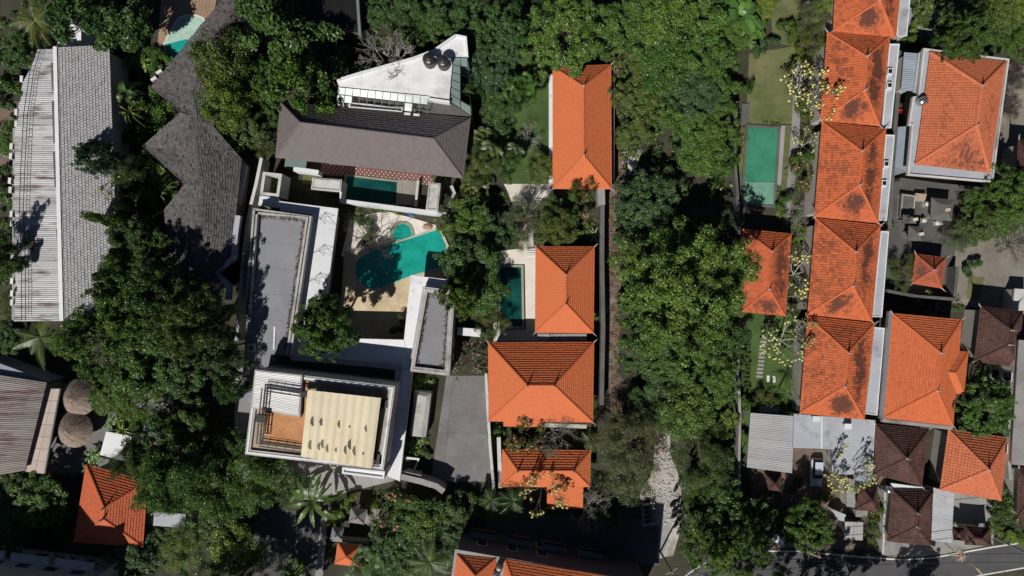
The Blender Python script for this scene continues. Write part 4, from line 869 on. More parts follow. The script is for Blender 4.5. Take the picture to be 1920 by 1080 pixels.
for p in (a, b2, c2, d2): MB().tube([Vector((p.x * .99, p.y * .99, 0)), Vector((p.x * .99, p.y * .99, p.z))], .08, 6).build('post', M['gray_metal'], t)
t = thing('metal_annex', 'white ribbed metal roof between brown and orange roofs near the road', 'building', base([(1767, 968)], 3.8))
a, b2, c2, d2 = P(1750, 914, 4.0), P(1789, 924, 3.9), P(1784, 1018, 3.9), P(1746, 1013, 4.0); sheets(t, a, d2, c2, b2, 9, 3, M['pale_sheet'], .016); MB().prism(inset([a, b2, c2, d2], .4), 0, 3.7).build('wall', M['wall'], t)
MB().prism(PP([(1671, 906), (1733, 914), (1732, 921), (1671, 915)], 3.6), 3.3, 3.6).build('gutter_slab', M['white'], t)
t = thing('rusty_shed', 'small shed with a rust-streaked zinc roof beside the road', 'shed', base([(1600, 996)], 2.6))
a, b2, c2, d2 = PP([(1584, 978), (1618, 979), (1617, 1013), (1583, 1012)], 2.6); sheets(t, a, b2, c2, d2, 4, 3, M['rusty_small']); MB().prism(inset([a, b2, c2, d2], .3), 0, 2.5).build('wall', M['dark_wall'], t)
slab_box('concrete_slab_roof', 'long pale concrete slab beside the small brown shrine roof', [(1585, 898), (1602, 899), (1604, 952), (1588, 950)], 2.4, 'concrete', False)
slab_box('concrete_slab_roof', 'short concrete slab just below the small brown shrine roof', [(1605, 957), (1628, 958), (1625, 970), (1605, 969)], 2.2, 'concrete', False)
slab_box('concrete_slab_roof', 'angled concrete slab left of the rusty shed', [(1560, 955), (1586, 965), (1584, 978), (1574, 976)], 2.0, 'pale_roof', False)
slab_box('pale_rock_roof', 'pale rough slab at the right edge above the dark brown roof', [(1903, 541), (1930, 543), (1930, 590), (1898, 583)], 2.5, 'white_old', False)
slab_box('outbuilding', 'narrow pale slab above the carport', [(1425, 762), (1462, 764), (1461, 774), (1424, 773)], 2.2, 'concrete', False)
t = thing('white_house', 'white-walled house at the right edge with dark windows', 'house', base([(1950, 830)], 6)); q = PP([(1912, 640), (2060, 650), (2050, 880), (1898, 868)], 6)
MB().prism(q, 0, 6).build('wall', M['wall'], t); MB().prism(inset(q, -.2), 5.9, 6.1).build('roof_slab', M['concrete'], t); windows(t, q[0], q[3], 3.4, 1.4, 5, 1.2, Vector((-1, 0, 0))); windows(t, q[0], q[3], .9, 1.4, 5, 1.2, Vector((-1, 0, 0)))
wall_thing('compound_wall', 'grey wall along the right side of the orange houses', [(1893, 600), (1884, 720), (1888, 800), (1895, 900)], .4, 2.6, 'concrete')
wall_thing('compound_wall', 'dark wall below the temple yard', [(1662, 545), (1720, 556), (1800, 562)], .4, 2.4, 'dark_wall')
wall_thing('compound_wall', 'dark wall between the temple yard and dirt yard', [(1796, 500), (1790, 560)], .4, 2.2, 'dark_wall')
wall_thing('compound_wall', 'pale roadside wall left of the concrete forecourt', [(1660, 920), (1658, 980), (1656, 1040)], .22, 1.8, 'white_old')
wall_thing('compound_wall', 'dark wall under the big house gutter', [(1688, 336), (1760, 346), (1860, 356)], .4, 2.6, 'dark_wall')
# temple yard shrines
for i, (lab, c, h) in enumerate((('largest black square shrine roof in the temple yard', [(1747, 370), (1790, 375), (1785, 414), (1746, 412)], 3.2), ('middle-sized black square shrine roof above the tiny red pavilion', [(1705, 423), (1732, 426), (1730, 452), (1703, 451)], 2.8), ('smallest black shrine roof at the left of the temple yard', [(1694, 402), (1720, 404), (1719, 419), (1693, 418)], 2.5))):
    t = thing('shrine', lab, 'shrine', base(c, h)); q = PP(c, h); MB().prism(inset(q, .6), 0, h - .5).build('body', M['concrete'], t)
    top = [Vector((p.x, p.y, h + .45)) for p in inset(q, .9)]; qq = ccw(q); MB().frustum(top, [Vector((p.x, p.y, h - .1)) for p in qq]).build('roof', M['dark_wall'], t); MB().prism(q, h - .3, h - .1).build('eave', M['dark_wall'], t)
    cc = sum(top, Vector()) / 4; MB().box(cc + Vector((.5, -.1, 0)), .7, .45, .12, .2).build('offering_tray', M['sandstone'], t)
slab_box('platform', 'low tan-edged platform in the upper left of the temple yard', [(1690, 362), (1718, 366), (1714, 412), (1686, 408)], 1.0, 'dark_wall', True, 'platform')
slab_box('platform', 'short tan platform at the top of the temple yard', [(1717, 362), (1738, 364), (1734, 378), (1716, 376)], 1.1, 'tan_floor', False, 'platform')
for i, (x, y, h) in enumerate(((1736, 388, 1.6), (1740, 402, 1.4), (1726, 414, 1.2), (1752, 419, 1.0), (1730, 384, 1.5), (1759, 418, 1.1))):
    c = P(x, y, 0); t = thing('stone_pillar', ['tall slim', 'shorter', 'squat left', 'low right', 'tall left', 'lowest right'][i] + ' stone pillar among the temple yard shrines', 'pillar', c, 'stone pillars in the temple yard')
    MB().box(c, .7, .7, h * .4).build('plinth', M['concrete'], t); MB().box(c + Vector((0, 0, h * .4)), .4, .4, h * .4).build('shaft', M['concrete'], t); MB().lathe(c + Vector((0, 0, h * .8)), [(.4, 0), (.38, .1), (.12, .3)], 8).build('cap', M['white_old'], t)

# ------------------------------------------------------------------ lower left
t = thing('rusty_hall', 'rusty brown corrugated roof at the left edge', 'building', base([(30, 800)], 5)); a, b2, c2, d2 = P(-70, 692, 5.2), P(88, 717, 5.2), P(47, 882, 5.0), P(-90, 905, 5.0)
MB().prism(inset([a, b2, c2, d2], .6), 0, 4.6).build('wall', M['wall'], t); sheets(t, a, d2, c2, b2, 17, 3, M['rusty'], .04)
MB().prism(PP([(-60, 660), (28, 692), (86, 715), (84, 719), (-60, 700)], 4.4), 0, 4.4).build('side_roof', M['blue_sheet'], t)
t = thing('panel_awning', 'strip of tan translucent panels along the rusty roof', 'awning', base([(82, 806)], 4)); A = [P(90, 729, 4.2), P(113, 729, 4.0), P(84, 888, 4.0), P(48, 884, 4.2)]
for i in range(7):
    for j in range(2):
        f0, f1, g0, g1 = (i + .03) / 7, (i + .97) / 7, (j + .04) / 2, (j + .96) / 2; pt = lambda f, g_: lerp(lerp(A[0], A[1], g_), lerp(A[3], A[2], g_), f)
        q = [pt(f1, g0), pt(f1, g1), pt(f0, g1), pt(f0, g0)]; MB().frustum([p + Vector((0, 0, .05)) for p in q], q).build('panel', M['tan_panel'], t)
mb = MB(); mb.tube([A[1], A[2]], .12, 5); mb.tube([A[0], A[3]], .1, 5); mb.tube([lerp(A[0], A[1], .5), lerp(A[3], A[2], .5)], .06, 4)
for i in range(8): mb.tube([lerp(A[0], A[3], i / 7), lerp(A[1], A[2], i / 7)], .05, 4)
mb.build('frame', M['gray_metal'], t)
for p in A: MB().tube([Vector((p.x, p.y, 0)), p], .07, 5).build('post', M['gray_metal'], t)
for i, (x, y) in enumerate(((148, 745), (139.5, 805))):
    c = P(x, y, 2.4); c.z = 0; t = thing('thatched_umbrella', ['upper', 'lower'][i] + ' round thatched umbrella beside the tan panel awning', 'umbrella', c, 'round thatched umbrellas'); mb = MB(); mb.use = True; R = 2.62
    for k in range(1500):
        a = random.random() * 2 * math.pi; f = math.sqrt(random.random()); r0 = R * f * .86; r1 = min(R * 1.02, r0 + random.uniform(.45, .8)); zz = lambda r: 2.35 + 2.0 * (1 - r / R) + .25 * math.sin(math.pi * r / R)
        w = .05 + .03 * f; da = random.gauss(0, .05); p0 = Vector((math.cos(a) * r0, math.sin(a) * r0, zz(r0) + random.uniform(.02, .09))); p1 = Vector((math.cos(a + da) * r1, math.sin(a + da) * r1, zz(r1) + random.uniform(0, .09))); s_ = Vector((-math.sin(a), math.cos(a), 0)) * w
        mb.quad(c + p0 - s_ * .5, c + p0 + s_ * .5, c + p1 + s_, c + p1 - s_, tint=random.random(), soot=(.8 if r0 < .35 else (random.random() if random.random() < .12 else 0)))
    base_ = MB(); base_.lathe(c, [(R, 2.3), (R * .75, 2.98), (R * .5, 3.52), (R * .25, 4.0), (.06, 4.42)], 14); cn = base_; cn.use = True; cn.build('thatch_core', M['thatch'], t)
    mb.build('thatch', M['thatch'], t, kind='stuff'); MB().tube([c, c + Vector((0, 0, 4.3))], .09, 8).build('pole', M['deck'], t)
slab_box('white_shed', 'white flat roof half under trees above the left orange house', [(199, 809), (246, 818), (241, 870), (186, 857)], 3.0, 'white', False, 'shed')
t = thing('zinc_shed', 'narrow zinc sheet roof under trees at the lower left', 'shed', base([(295, 780)], 3)); a, b2, c2, d2 = PP([(292, 750), (323, 760), (298, 814), (268, 806)], 3.2); sheets(t, a, d2, c2, b2, 6, 3, M['zinc']); MB().prism(inset([a, b2, c2, d2], .3), 0, 3).build('wall', M['wall'], t)
house('orange_house', 'orange-tiled house at the lower left, its lower slope in shade', 'house', [(162, 871), (277, 902), (268, 1025), (139, 1016)], (196, 952), (194, 973), 4.4, 7.2, 'orange_deep', seed=51, row=.38, w=.38, lift=.09)
slab_box('blue_canopy', 'bluish flat canopy in shade right of the lower left orange house', [(282, 958), (348, 964), (346, 990), (280, 985)], 3.0, 'pale_roof', False)
t = thing('corner_hotel', 'cream hotel block with air conditioners at the bottom left corner', 'building', base([(100, 1090)], 8)); q = [P(-40, 1016, 0), P(226, 1050, 0), P(215, 1150, 0), P(-60, 1130, 0)]
MB().prism(q, 0, 15.2).build('wall', M['wall'], t); MB().prism(q, 15.0, 15.7, [inset(q, .4)]).build('parapet', M['white'], t); MB().prism(inset(q, .3), 15.1, 15.25).build('roof_floor', M['grey_roof'], t)
d = (q[1] - q[0]).normalized(); windows(t, q[0] + d, q[1] - d, 5.0, 1.3, 5, 1.8, Vector((.13, .99, 0))); windows(t, q[0] + d, q[1] - d, 1.4, 1.3, 5, 1.8, Vector((.13, .99, 0)))
for i in range(3): c = lerp(q[0], q[1], .2 + i * .3) + Vector((.13, .99, 0)) * .5; c.z = 4.0; MB().box(c, 5.5, 1.0, .5, math.atan2(d.y, d.x)).build('ledge', M['white'], t)
# little temple in the middle bottom
house('temple_pavilion', 'tiny orange pyramid-roofed shrine at the bottom centre-left', 'pavilion', [(634, 1018), (679, 1022), (674, 1062), (629, 1056)], (650, 1045), (650, 1045), 2.8, 4.4, 'orange', seed=71, row=.34, w=.34, finial=False)
house('stone_shrine', 'larger grey stone pyramid roof in the small bottom temple', 'shrine', [(659, 953), (688, 956), (682, 982), (655, 978)], (669, 970), (669, 970), 2.4, 3.6, 'stone_tile', seed=72, row=.3, w=.3, finial=True)
house('stone_shrine', 'smaller grey stone pyramid roof left of the tiny orange shrine', 'shrine', [(624, 989), (644, 990), (639, 1010), (621, 1009)], (631, 1003), (631, 1003), 2.4, 3.4, 'stone_tile', seed=73, row=.3, w=.3, finial=True)
slab_box('stone_platform', 'grey stone platform beside the larger stone shrine', [(689, 950), (712, 957), (706, 984), (683, 982)], .9, 'concrete', False, 'platform')
wall_thing('temple_wall', 'grey wall around the small bottom temple', [(617, 1012), (690, 1018), (700, 985), (712, 950)], .35, 1.6, 'concrete')

# ------------------------------------------------------------------ vegetation
def np_mesh(name, V, quads, tint=None):
    me = bpy.data.meshes.new(name); n = len(V); f = len(quads)
    me.vertices.add(n); me.vertices.foreach_set('co', V.astype(np.float32).ravel())
    me.loops.add(f * 4); me.loops.foreach_set('vertex_index', quads.astype(np.int32).ravel())
    me.polygons.add(f); me.polygons.foreach_set('loop_start', np.arange(0, f * 4, 4, dtype=np.int32))
    if tint is not None:
        a = me.attributes.new('tint', 'FLOAT', 'FACE'); a.data.foreach_set('value', tint.astype(np.float32))
    me.update(calc_edges=True); me.validate(); return me
def unit(v): return v / np.maximum(1e-9, np.linalg.norm(v, axis=1, keepdims=True))
def leaf_quads(C, Nn, L, Wd, tint, droop=.15, axis=None):
    """one folded, pointed leaf per centre C, facing Nn"""
    n = len(C); r = RNG.normal(size=(n, 3)) if axis is None else axis
    u = unit(r - Nn * (r * Nn).sum(1, keepdims=True)); w = np.cross(Nn, u)
    L = np.asarray(L).reshape(-1, 1) * np.ones((n, 1)); Wd = np.asarray(Wd).reshape(-1, 1) * np.ones((n, 1))
    a = C - u * L * .5; b = C + w * Wd * .5 + Nn * L * .06; c = C + u * L * .5 - Nn * L * droop; d = C - w * Wd * .5 + Nn * L * .06
    V = np.stack([a, b, c, d], 1).reshape(-1, 3); return V, np.arange(n * 4).reshape(-1, 4), tint
def crown_points(R, hz, ncl, seed, lobes=5, fill=.5, flat=.62, rnd=False):
    g = np.random.default_rng(seed); ph = g.random(6) * 6.28
    nb = max(9, ncl // (3 if rnd else 7)); b = unit(g.normal(size=(nb * 4, 3))); b = b[b[:, 2] > -.25][:nb]; th = np.arctan2(b[:, 1], b[:, 0])
    lob = 1 + .14 * np.sin(3 * th + ph[0]) + .10 * np.sin(lobes * th + ph[1]) + .05 * np.sin(9 * th + ph[2])
    if rnd: lob = 1 + .06 * np.sin(3 * th + ph[0]) + .05 * np.sin(7 * th + ph[1])
    B = b * ((fill + (.92 - fill) * g.random(len(b)) ** .55) * lob)[:, None]          # boughs; the clumps gather round them
    i = g.integers(0, len(B), ncl); C = B[i] + g.normal(size=(ncl, 3)) * np.array([.115, .115, .075]) * g.uniform(.6, 1.25, len(B))[i][:, None]
    d = unit(C + np.array([0, 0, .1])); C = C * R; C[:, 2] *= flat * hz; return C, d, g
def crown_mesh(name, R, zc, ncl, per, leaf, seed, clr=.145, fill=.40, flat=.70, droop=.15, upw=.7, narrow=.55, lobes=5, thin=1.0, rnd=False):
    C, d, g = crown_points(R, 1, ncl, seed, lobes, fill, flat, rnd); n = len(C) * per
    idx = np.repeat(np.arange(len(C)), per); ctint = g.normal(.5, .17, len(C)); cr = R * clr * g.uniform(.6, 1.25, len(C))
    q = unit(g.normal(size=(n, 3)) + d[idx] * .55 + np.array([0, 0, .45])); off = q * (cr[idx] * g.uniform(.55, 1.05, n))[:, None]; off[:, 2] *= .75
    Pn = C[idx] + off; nrm = unit(q * .8 + np.array([0, 0, upw]) + g.normal(size=(n, 3)) * .75)
    t = np.clip(ctint[idx] + g.normal(0, .22, n) + .12 * (Pn[:, 2] / (R * flat)), 0, 1); keep = g.random(n) < thin
    L = leaf * g.uniform(.65, 1.35, n)
    V, Q, T = leaf_quads(Pn[keep], nrm[keep], L[keep], L[keep] * narrow, t[keep], droop); V[:, 2] += zc
    return np_mesh(name, V, Q, T), C + np.array([0, 0, zc])
def limb_mesh(name, C, zc, R, n_limbs, r0, seed, lean=.2):
    g = random.Random(seed); mb = MB(); fork = Vector((g.uniform(-.3, .3), g.uniform(-.3, .3), zc * .55))
    mb.tube([Vector((0, 0, -.2)), Vector((g.uniform(-.1, .1), g.uniform(-.1, .1), zc * .28)), fork], [r0 * 1.3, r0, r0 * .85], 7)
    for i in g.sample(range(len(C)), min(n_limbs, len(C))):
        e = Vector(C[i]); m = lerp(fork, e, .5) + Vector((g.uniform(-.1, .1) * R, g.uniform(-.1, .1) * R, .05 * R))
        mb.tube([fork, m, e], [r0 * .55, r0 * .3, r0 * .08], 5, False)
    return mb.mesh(name)
PROTO = {}
def proto_crown(kind, R, zc, ncl, per, leaf, seed, limbs=16, r0=.22, parts=('crown', 'trunk'), **k):
    me, C = crown_mesh(kind + '_crown', R, zc, ncl, per, leaf, seed, **k)
    PROTO[kind] = (R, zc, [(parts[0], me, 'leaf'), (parts[1], limb_mesh(kind + '_trunk', C, zc, R, limbs, r0, seed), 'bark')])
proto_crown('broadA', 5, 6.2, 172, 128, 0.281, 1); proto_crown('broadB', 5, 6.4, 195, 115, 0.265, 2, lobes=7); proto_crown('broadC', 5, 6.0, 144, 148, 0.296, 3, clr=.23, lobes=4)
proto_crown('bigA', 5, 5.2, 379, 101, 0.183, 4, clr=.10, fill=.5); proto_crown('bigB', 5, 5.2, 345, 108, 0.187, 5, clr=.105, fill=.5, lobes=6)
proto_crown('roundA', 5, 6.0, 330, 105, .26, 61, clr=.13, fill=.3, rnd=True); proto_crown('roundB', 5, 6.0, 260, 100, .25, 62, clr=.12, fill=.6, rnd=True)
proto_crown('largeA', 5, 6.4, 126, 65, 0.561, 6, clr=.22, narrow=.5, upw=.6); proto_crown('largeB', 5, 6.2, 138, 62, 0.527, 7, clr=.22, narrow=.48, upw=.6, lobes=6)
proto_crown('feathA', 5, 6.0, 172, 128, 0.484, 8, clr=.2, narrow=.15, droop=.4, upw=.5, fill=.35); proto_crown('fineA', 5, 5.4, 299, 94, 0.148, 9, clr=.16, narrow=.45, thin=.75, limbs=70, fill=.4)
proto_crown('fineB', 5, 5.4, 241, 81, 0.156, 12, clr=.17, narrow=.45, thin=.7, limbs=60, fill=.35)
proto_crown('shrubA', 2, 1.2, 69, 101, 0.172, 10, limbs=10, r0=.06, parts=('foliage', 'stem'), clr=.26, flat=.6); proto_crown('shrubB', 2, 1.2, 57, 61, 0.312, 13, limbs=10, r0=.06, parts=('foliage', 'stem'), clr=.26, narrow=.4)
proto_crown('ball', 1, .75, 80, 61, 0.086, 14, limbs=6, r0=.05, parts=('foliage', 'stem'), clr=.16, fill=.85, flat=.75)
def frond_strip(V, Q, T, base, az, el, length, g, lw, ll, n=26, sag=1.0, tw=.5):
    """one feather palm frond: rachis with two ranks of hanging leaflets"""
    d = np.array([math.cos(az), math.sin(az), 0.]); side = np.array([-math.sin(az), math.cos(az), 0.]); pts = []
    for i in range(n + 1):
        f = i / n; pts.append(base + d * length * f * math.cos(el * (1 - f * .5)) + np.array([0, 0, length * (math.sin(el) * f - sag * .55 * f * f)]))
    tin = g.normal(.5, .18)
    for i in range(2, n):
        f = i / n; l = ll * math.sin(math.pi * min(1, .12 + f * .9)) ** .6 * (1.05 - .35 * f)
        for s in (-1, 1):
            tip = pts[i] + side * s * l * .85 + d * l * .55 + np.array([0, 0, -l * (.25 + tw * g.random() * .6)]); a = pts[i]; b = pts[i] + d * lw
            o = len(V); V.extend([a, b, tip + d * lw * .25, tip]); Q.append((o, o + 1, o + 2, o + 3)); T.append(min(1, max(0, tin + g.normal(0, .12))))
    for i in range(n):
        o = len(V); w = side * .035; V.extend([pts[i] - w, pts[i] + w, pts[i + 1] + w * .7, pts[i + 1] - w * .7]); Q.append((o, o + 1, o + 2, o + 3)); T.append(.95)
def proto_palm(kind, R, zc, nf, ll, seed, sag=1.0, r0=.16, n=26, els=(.15, .95), stems=1):
    g = np.random.default_rng(seed); V, Q, T = [], [], []; tr = MB()
    for s in range(stems):
        bx = g.normal(0, .35 * R if stems > 1 else 0, 2); zz = zc * (g.uniform(.75, 1.1) if stems > 1 else 1)
        for i in range(nf):
            az = i * 2.399 + g.normal(0, .32); el = els[0] + (els[1] - els[0]) * g.random()
            frond_strip(V, Q, T, np.array([bx[0], bx[1], zz]), az, el, R * g.uniform(.6, 1.2) * (1 if stems == 1 else .62), g, .036 * R / 3, ll * (1 if stems == 1 else .7), n, sag)
        tr.tube([Vector((bx[0] * .4, bx[1] * .4, -.2)), Vector((bx[0] * .7, bx[1] * .7, zz * .5)), Vector((bx[0], bx[1], zz))], [r0 * 1.3, r0, r0 * .85], 7)
    PROTO[kind] = (R, zc, [('crown', np_mesh(kind + '_crown', np.array(V), np.array(Q), np.array(T)), 'leaf'), ('trunk', tr.mesh(kind + '_trunk'), 'bark')])
proto_palm('coconut', 3.8, 8.0, 17, .80, 21, 1.7, n=44, els=(.1, 1.25)); proto_palm('areca', 3.0, 5.0, 9, .62, 22, 1.0, .09, 22, (.3, 1.1), 4); proto_palm('manila', 2.4, 5.0, 11, .8, 23, 1.4, .12, 22, (.3, 1.0))
def proto_fan(kind, R, zc, nf, seed, stems=5):
    g = np.random.default_rng(seed); V, Q, T = [], [], []; tr = MB()
    for s in range(stems):
        b = np.array([*g.normal(0, R * .45, 2), zc * g.uniform(.7, 1.15)]); tr.tube([Vector((b[0] * .5, b[1] * .5, -.2)), Vector(b)], [.1, .08], 6)
        for i in range(nf):
            az = i * 2.399 + g.normal(0, .2); el = g.uniform(.1, 1.1); st = R * g.uniform(.28, .5); d = np.array([math.cos(az) * math.cos(el), math.sin(az) * math.cos(el), math.sin(el)]); c = b + d * st; tin = g.normal(.5, .2)
            sd_ = np.array([-math.sin(az), math.cos(az), 0]); upv = np.cross(d, sd_)
            for k in range(15):
                a = -1.25 + 2.5 * k / 14; ray = d * math.cos(a) + sd_ * math.sin(a); L_ = R * .34 * g.uniform(.85, 1.1); w = np.cross(ray, upv) * .055; tip = c + ray * L_ + np.array([0, 0, -L_ * .3])
                o = len(V); V.extend([c, c + ray * L_ * .55 + w, tip, c + ray * L_ * .55 - w]); Q.append((o, o + 1, o + 2, o + 3)); T.append(min(1, max(0, tin + g.normal(0, .1))))
    PROTO[kind] = (R, zc, [('crown', np_mesh(kind + '_crown', np.array(V), np.array(Q), np.array(T)), 'leaf'), ('stem', tr.mesh(kind + '_stem'), 'bark')])
proto_fan('fanpalm', 3.6, 4.6, 16, 31, 6)
def proto_banana(kind, R, zc, nl, seed, stems=1, width=.24):
    g = np.random.default_rng(seed); V, Q, T = [], [], []; tr = MB()
    for s in range(stems):
        bx = g.normal(0, .4 * R if stems > 1 else 0, 2); zz = zc * g.uniform(.8, 1.1)
        tr.tube([Vector((0, 0, -.2)), Vector((bx[0], bx[1], .15)), Vector((bx[0], bx[1], zz))], [.16, .14, .1], 7)
        for i in range(nl):
            az = i * 2.399 + g.normal(0, .25); el = g.uniform(.35, 1.15); Ln = R * g.uniform(.75, 1.15) * (1 if stems == 1 else .75); d = np.array([math.cos(az), math.sin(az), 0]); sd_ = np.array([-math.sin(az), math.cos(az), 0]); tin = g.normal(.5, .2); n = 9; mid = []
            for k in range(n + 1):
                f = k / n; mid.append(np.array([bx[0], bx[1], zz]) + d * Ln * f * math.cos(el * (1 - f * .6)) + np.array([0, 0, Ln * (math.sin(el) * f - .75 * f * f)]))
            for k in range(1, n):
                w = lambda q: Ln * width * math.sin(math.pi * min(1, max(0, (q - .6) / (n - .5)))) ** .55 * g.uniform(.82, 1.05)
                w0, w1 = w(k), w(k + 1)
                for s_ in (-1, 1):
                    if g.random() < .08: continue
                    o = len(V); V.extend([mid[k], mid[k + 1], mid[k + 1] + sd_ * s_ * w1 + np.array([0, 0, .12 * w1]), mid[k] + sd_ * s_ * w0 + np.array([0, 0, .12 * w0])]); Q.append((o, o + 1, o + 2, o + 3)); T.append(min(1, max(0, tin + s_ * .1 + g.normal(0, .06))))
    PROTO[kind] = (R, zc, [('leaves', np_mesh(kind + '_leaves', np.array(V), np.array(Q), np.array(T)), 'leaf'), ('stem', tr.mesh(kind + '_stem'), 'bark')])
proto_banana('banana', 2.8, 2.6, 10, 41); proto_banana('heliconia', 1.6, 1.3, 8, 42, 5, .12); proto_banana('dracaena', 1.3, 1.6, 22, 43, 1, .05); proto_banana('traveller', 3.6, 3.8, 18, 44, 1, .085)
def branch(mb, tips, p, d, l, r, depth, g, spread, up, curve=.25):
    e = p + d * l; m = lerp(p, e, .5) + Vector((g.uniform(-1, 1), g.uniform(-1, 1), g.uniform(-.3, 1))) * l * curve * .35
    mb.tube([p, m, e], [r, r * .85, r * .7], 4 if depth < 3 else 5, False)
    if depth == 0: tips.append((e, (e - m).normalized())); return
    for k in range(2 if g.random() < .55 else 3):
        nd = (d + Vector((g.gauss(0, spread), g.gauss(0, spread), g.gauss(up, spread * .6)))).normalized(); branch(mb, tips, e, nd, l * g.uniform(.62, .88), r * .62, depth - 1, g, spread, up, curve)
def proto_branchy(kind, R, zc, seed, depth, l0, r0, spread, up, flowers=None, leaf_n=0, leaf=.2, trunk=1.0, nmain=6):
    g = random.Random(seed); mb = MB(); tips = []
    mb.tube([Vector((0, 0, -.2)), Vector((.05, 0, trunk))], [r0 * 1.4, r0 * 1.1], 7)
    for i in range(nmain):
        a = i * 2 * math.pi / nmain + g.uniform(-.3, .3); branch(mb, tips, Vector((.05, 0, trunk)), Vector((math.cos(a), math.sin(a), g.uniform(.45, 1.1))).normalized(), l0, r0 * .75, depth, g, spread, up)
    pr = [('branches', mb.mesh(kind + '_branches'), 'bark')]
    ext = sorted(math.hypot(t[0].x, t[0].y) for t in tips); Rr = ext[int(len(ext) * .93)]; gg = np.random.default_rng(seed)
    if leaf_n:
        C = np.array([tuple(t[0]) for t in tips]); C = np.repeat(C, leaf_n, 0) + gg.normal(0, .16, (len(C) * leaf_n, 3)); n = len(C)
        V, Q, T = leaf_quads(C, unit(gg.normal(size=(n, 3)) * .6 + np.array([0, 0, 1])), leaf * gg.uniform(.6, 1.3, n), leaf * .4, gg.random(n)); pr.append(('leaves', np_mesh(kind + '_leaves', V, Q, T), 'leaf'))
    if flowers:
        sel = []
        for t_ in tips:
            if g.random() < flowers and all((t_[0] - u_[0]).length > .36 for u_ in sel): sel.append(t_)
        C = np.array([tuple(t[0] + Vector((0, 0, .12))) for t in sel]); C = np.repeat(C, 18, 0); n = len(C); q = unit(gg.normal(size=(n, 3)) + np.array([0, 0, .6])); C = C + q * gg.uniform(.03, .2, n)[:, None]
        V, Q, T = leaf_quads(C, q, .19 * gg.uniform(.7, 1.2, n), .16, gg.random(n), 0.0); pr.append(('blossom', np_mesh(kind + '_blossom', V, Q, T), 'flower'))
    zmid = sum(t[0].z for t in tips) / len(tips); PROTO[kind] = (Rr, zmid, pr)
proto_branchy('frangiA', 3, 3, 51, 4, 1.25, .13, .42, .22, .95, 3, .24, 1.2, 6); proto_branchy('frangiB', 3, 3, 52, 4, 1.2, .13, .45, .2, .38, 4, .26, 1.1, 5)
proto_branchy('bareA', 4, 4, 53, 6, 1.3, .22, .45, .12, None, 0, .2, 1.6, 6); proto_branchy('bareB', 4, 4, 54, 6, 1.15, .13, .5, .1, None, 1, .16, 1.2, 7); proto_branchy('bareC', 4, 4, 55, 6, 1.0, .075, .55, .1, None, 0, .17, .9, 7)
proto_branchy('flowery', 3, 3, 56, 5, .95, .1, .45, .15, .12, 8, .24, .9, 6)

NAMES = dict(roundA='round_tree', roundB='round_tree', broadA='broadleaf_tree', broadB='broadleaf_tree', broadC='broadleaf_tree', bigA='spreading_tree', bigB='spreading_tree', largeA='large_leaved_tree', largeB='large_leaved_tree', feathA='feathery_tree', fineA='fine_leaved_tree', fineB='fine_leaved_tree',
             shrubA='shrub', shrubB='shrub', ball='clipped_shrub', coconut='coconut_palm', areca='clump_palm', manila='feather_palm', fanpalm='fan_palm', banana='banana_plant', heliconia='leafy_plant', dracaena='spiky_plant', traveller='giant_leaved_plant',
             frangiA='blossom_tree', frangiB='blossom_tree', bareA='bare_tree', bareB='bare_tree', bareC='twiggy_tree', flowery='flowering_tree')
CATS = dict(shrub='shrub', clipped_shrub='shrub', coconut_palm='palm', clump_palm='palm', feather_palm='palm', fan_palm='palm', banana_plant='plant', leafy_plant='plant', spiky_plant='plant', giant_leaved_plant='plant')
def plant(px, py, rpx, kind, leaf, label, hz=1.0, bark=None, flower='flower_y', z0=0.0, group=None, lab_part=None):
    R, zc, parts = PROTO[kind]; s = rpx * M_PX / R; zz = z0 + zc * s * hz; s *= (CAM_H - zz) / CAM_H; loc = P(px, py, zz); loc.z = z0
    nm = NAMES[kind]; t = thing(nm, label, CATS.get(nm, 'tree'), loc, group); t.scale = (s, s, s * hz); t.rotation_euler = (0, 0, random.uniform(0, 6.28))
    bark = bark or ('bark_pale' if kind.startswith(('frangi', 'bareA', 'bareB')) else ('bark_dark' if kind == 'bareC' else 'bark'))
    for pn, me, role in parts:
        o = bpy.data.objects.new(pn, me); COL.objects.link(o); o.parent = t
        if not me.materials: me.materials.append(None)
        o.material_slots[0].link = 'OBJECT'; o.material_slots[0].material = M[bark] if role == 'bark' else (M['leaf_' + leaf] if role == 'leaf' else M[flower])
    return t

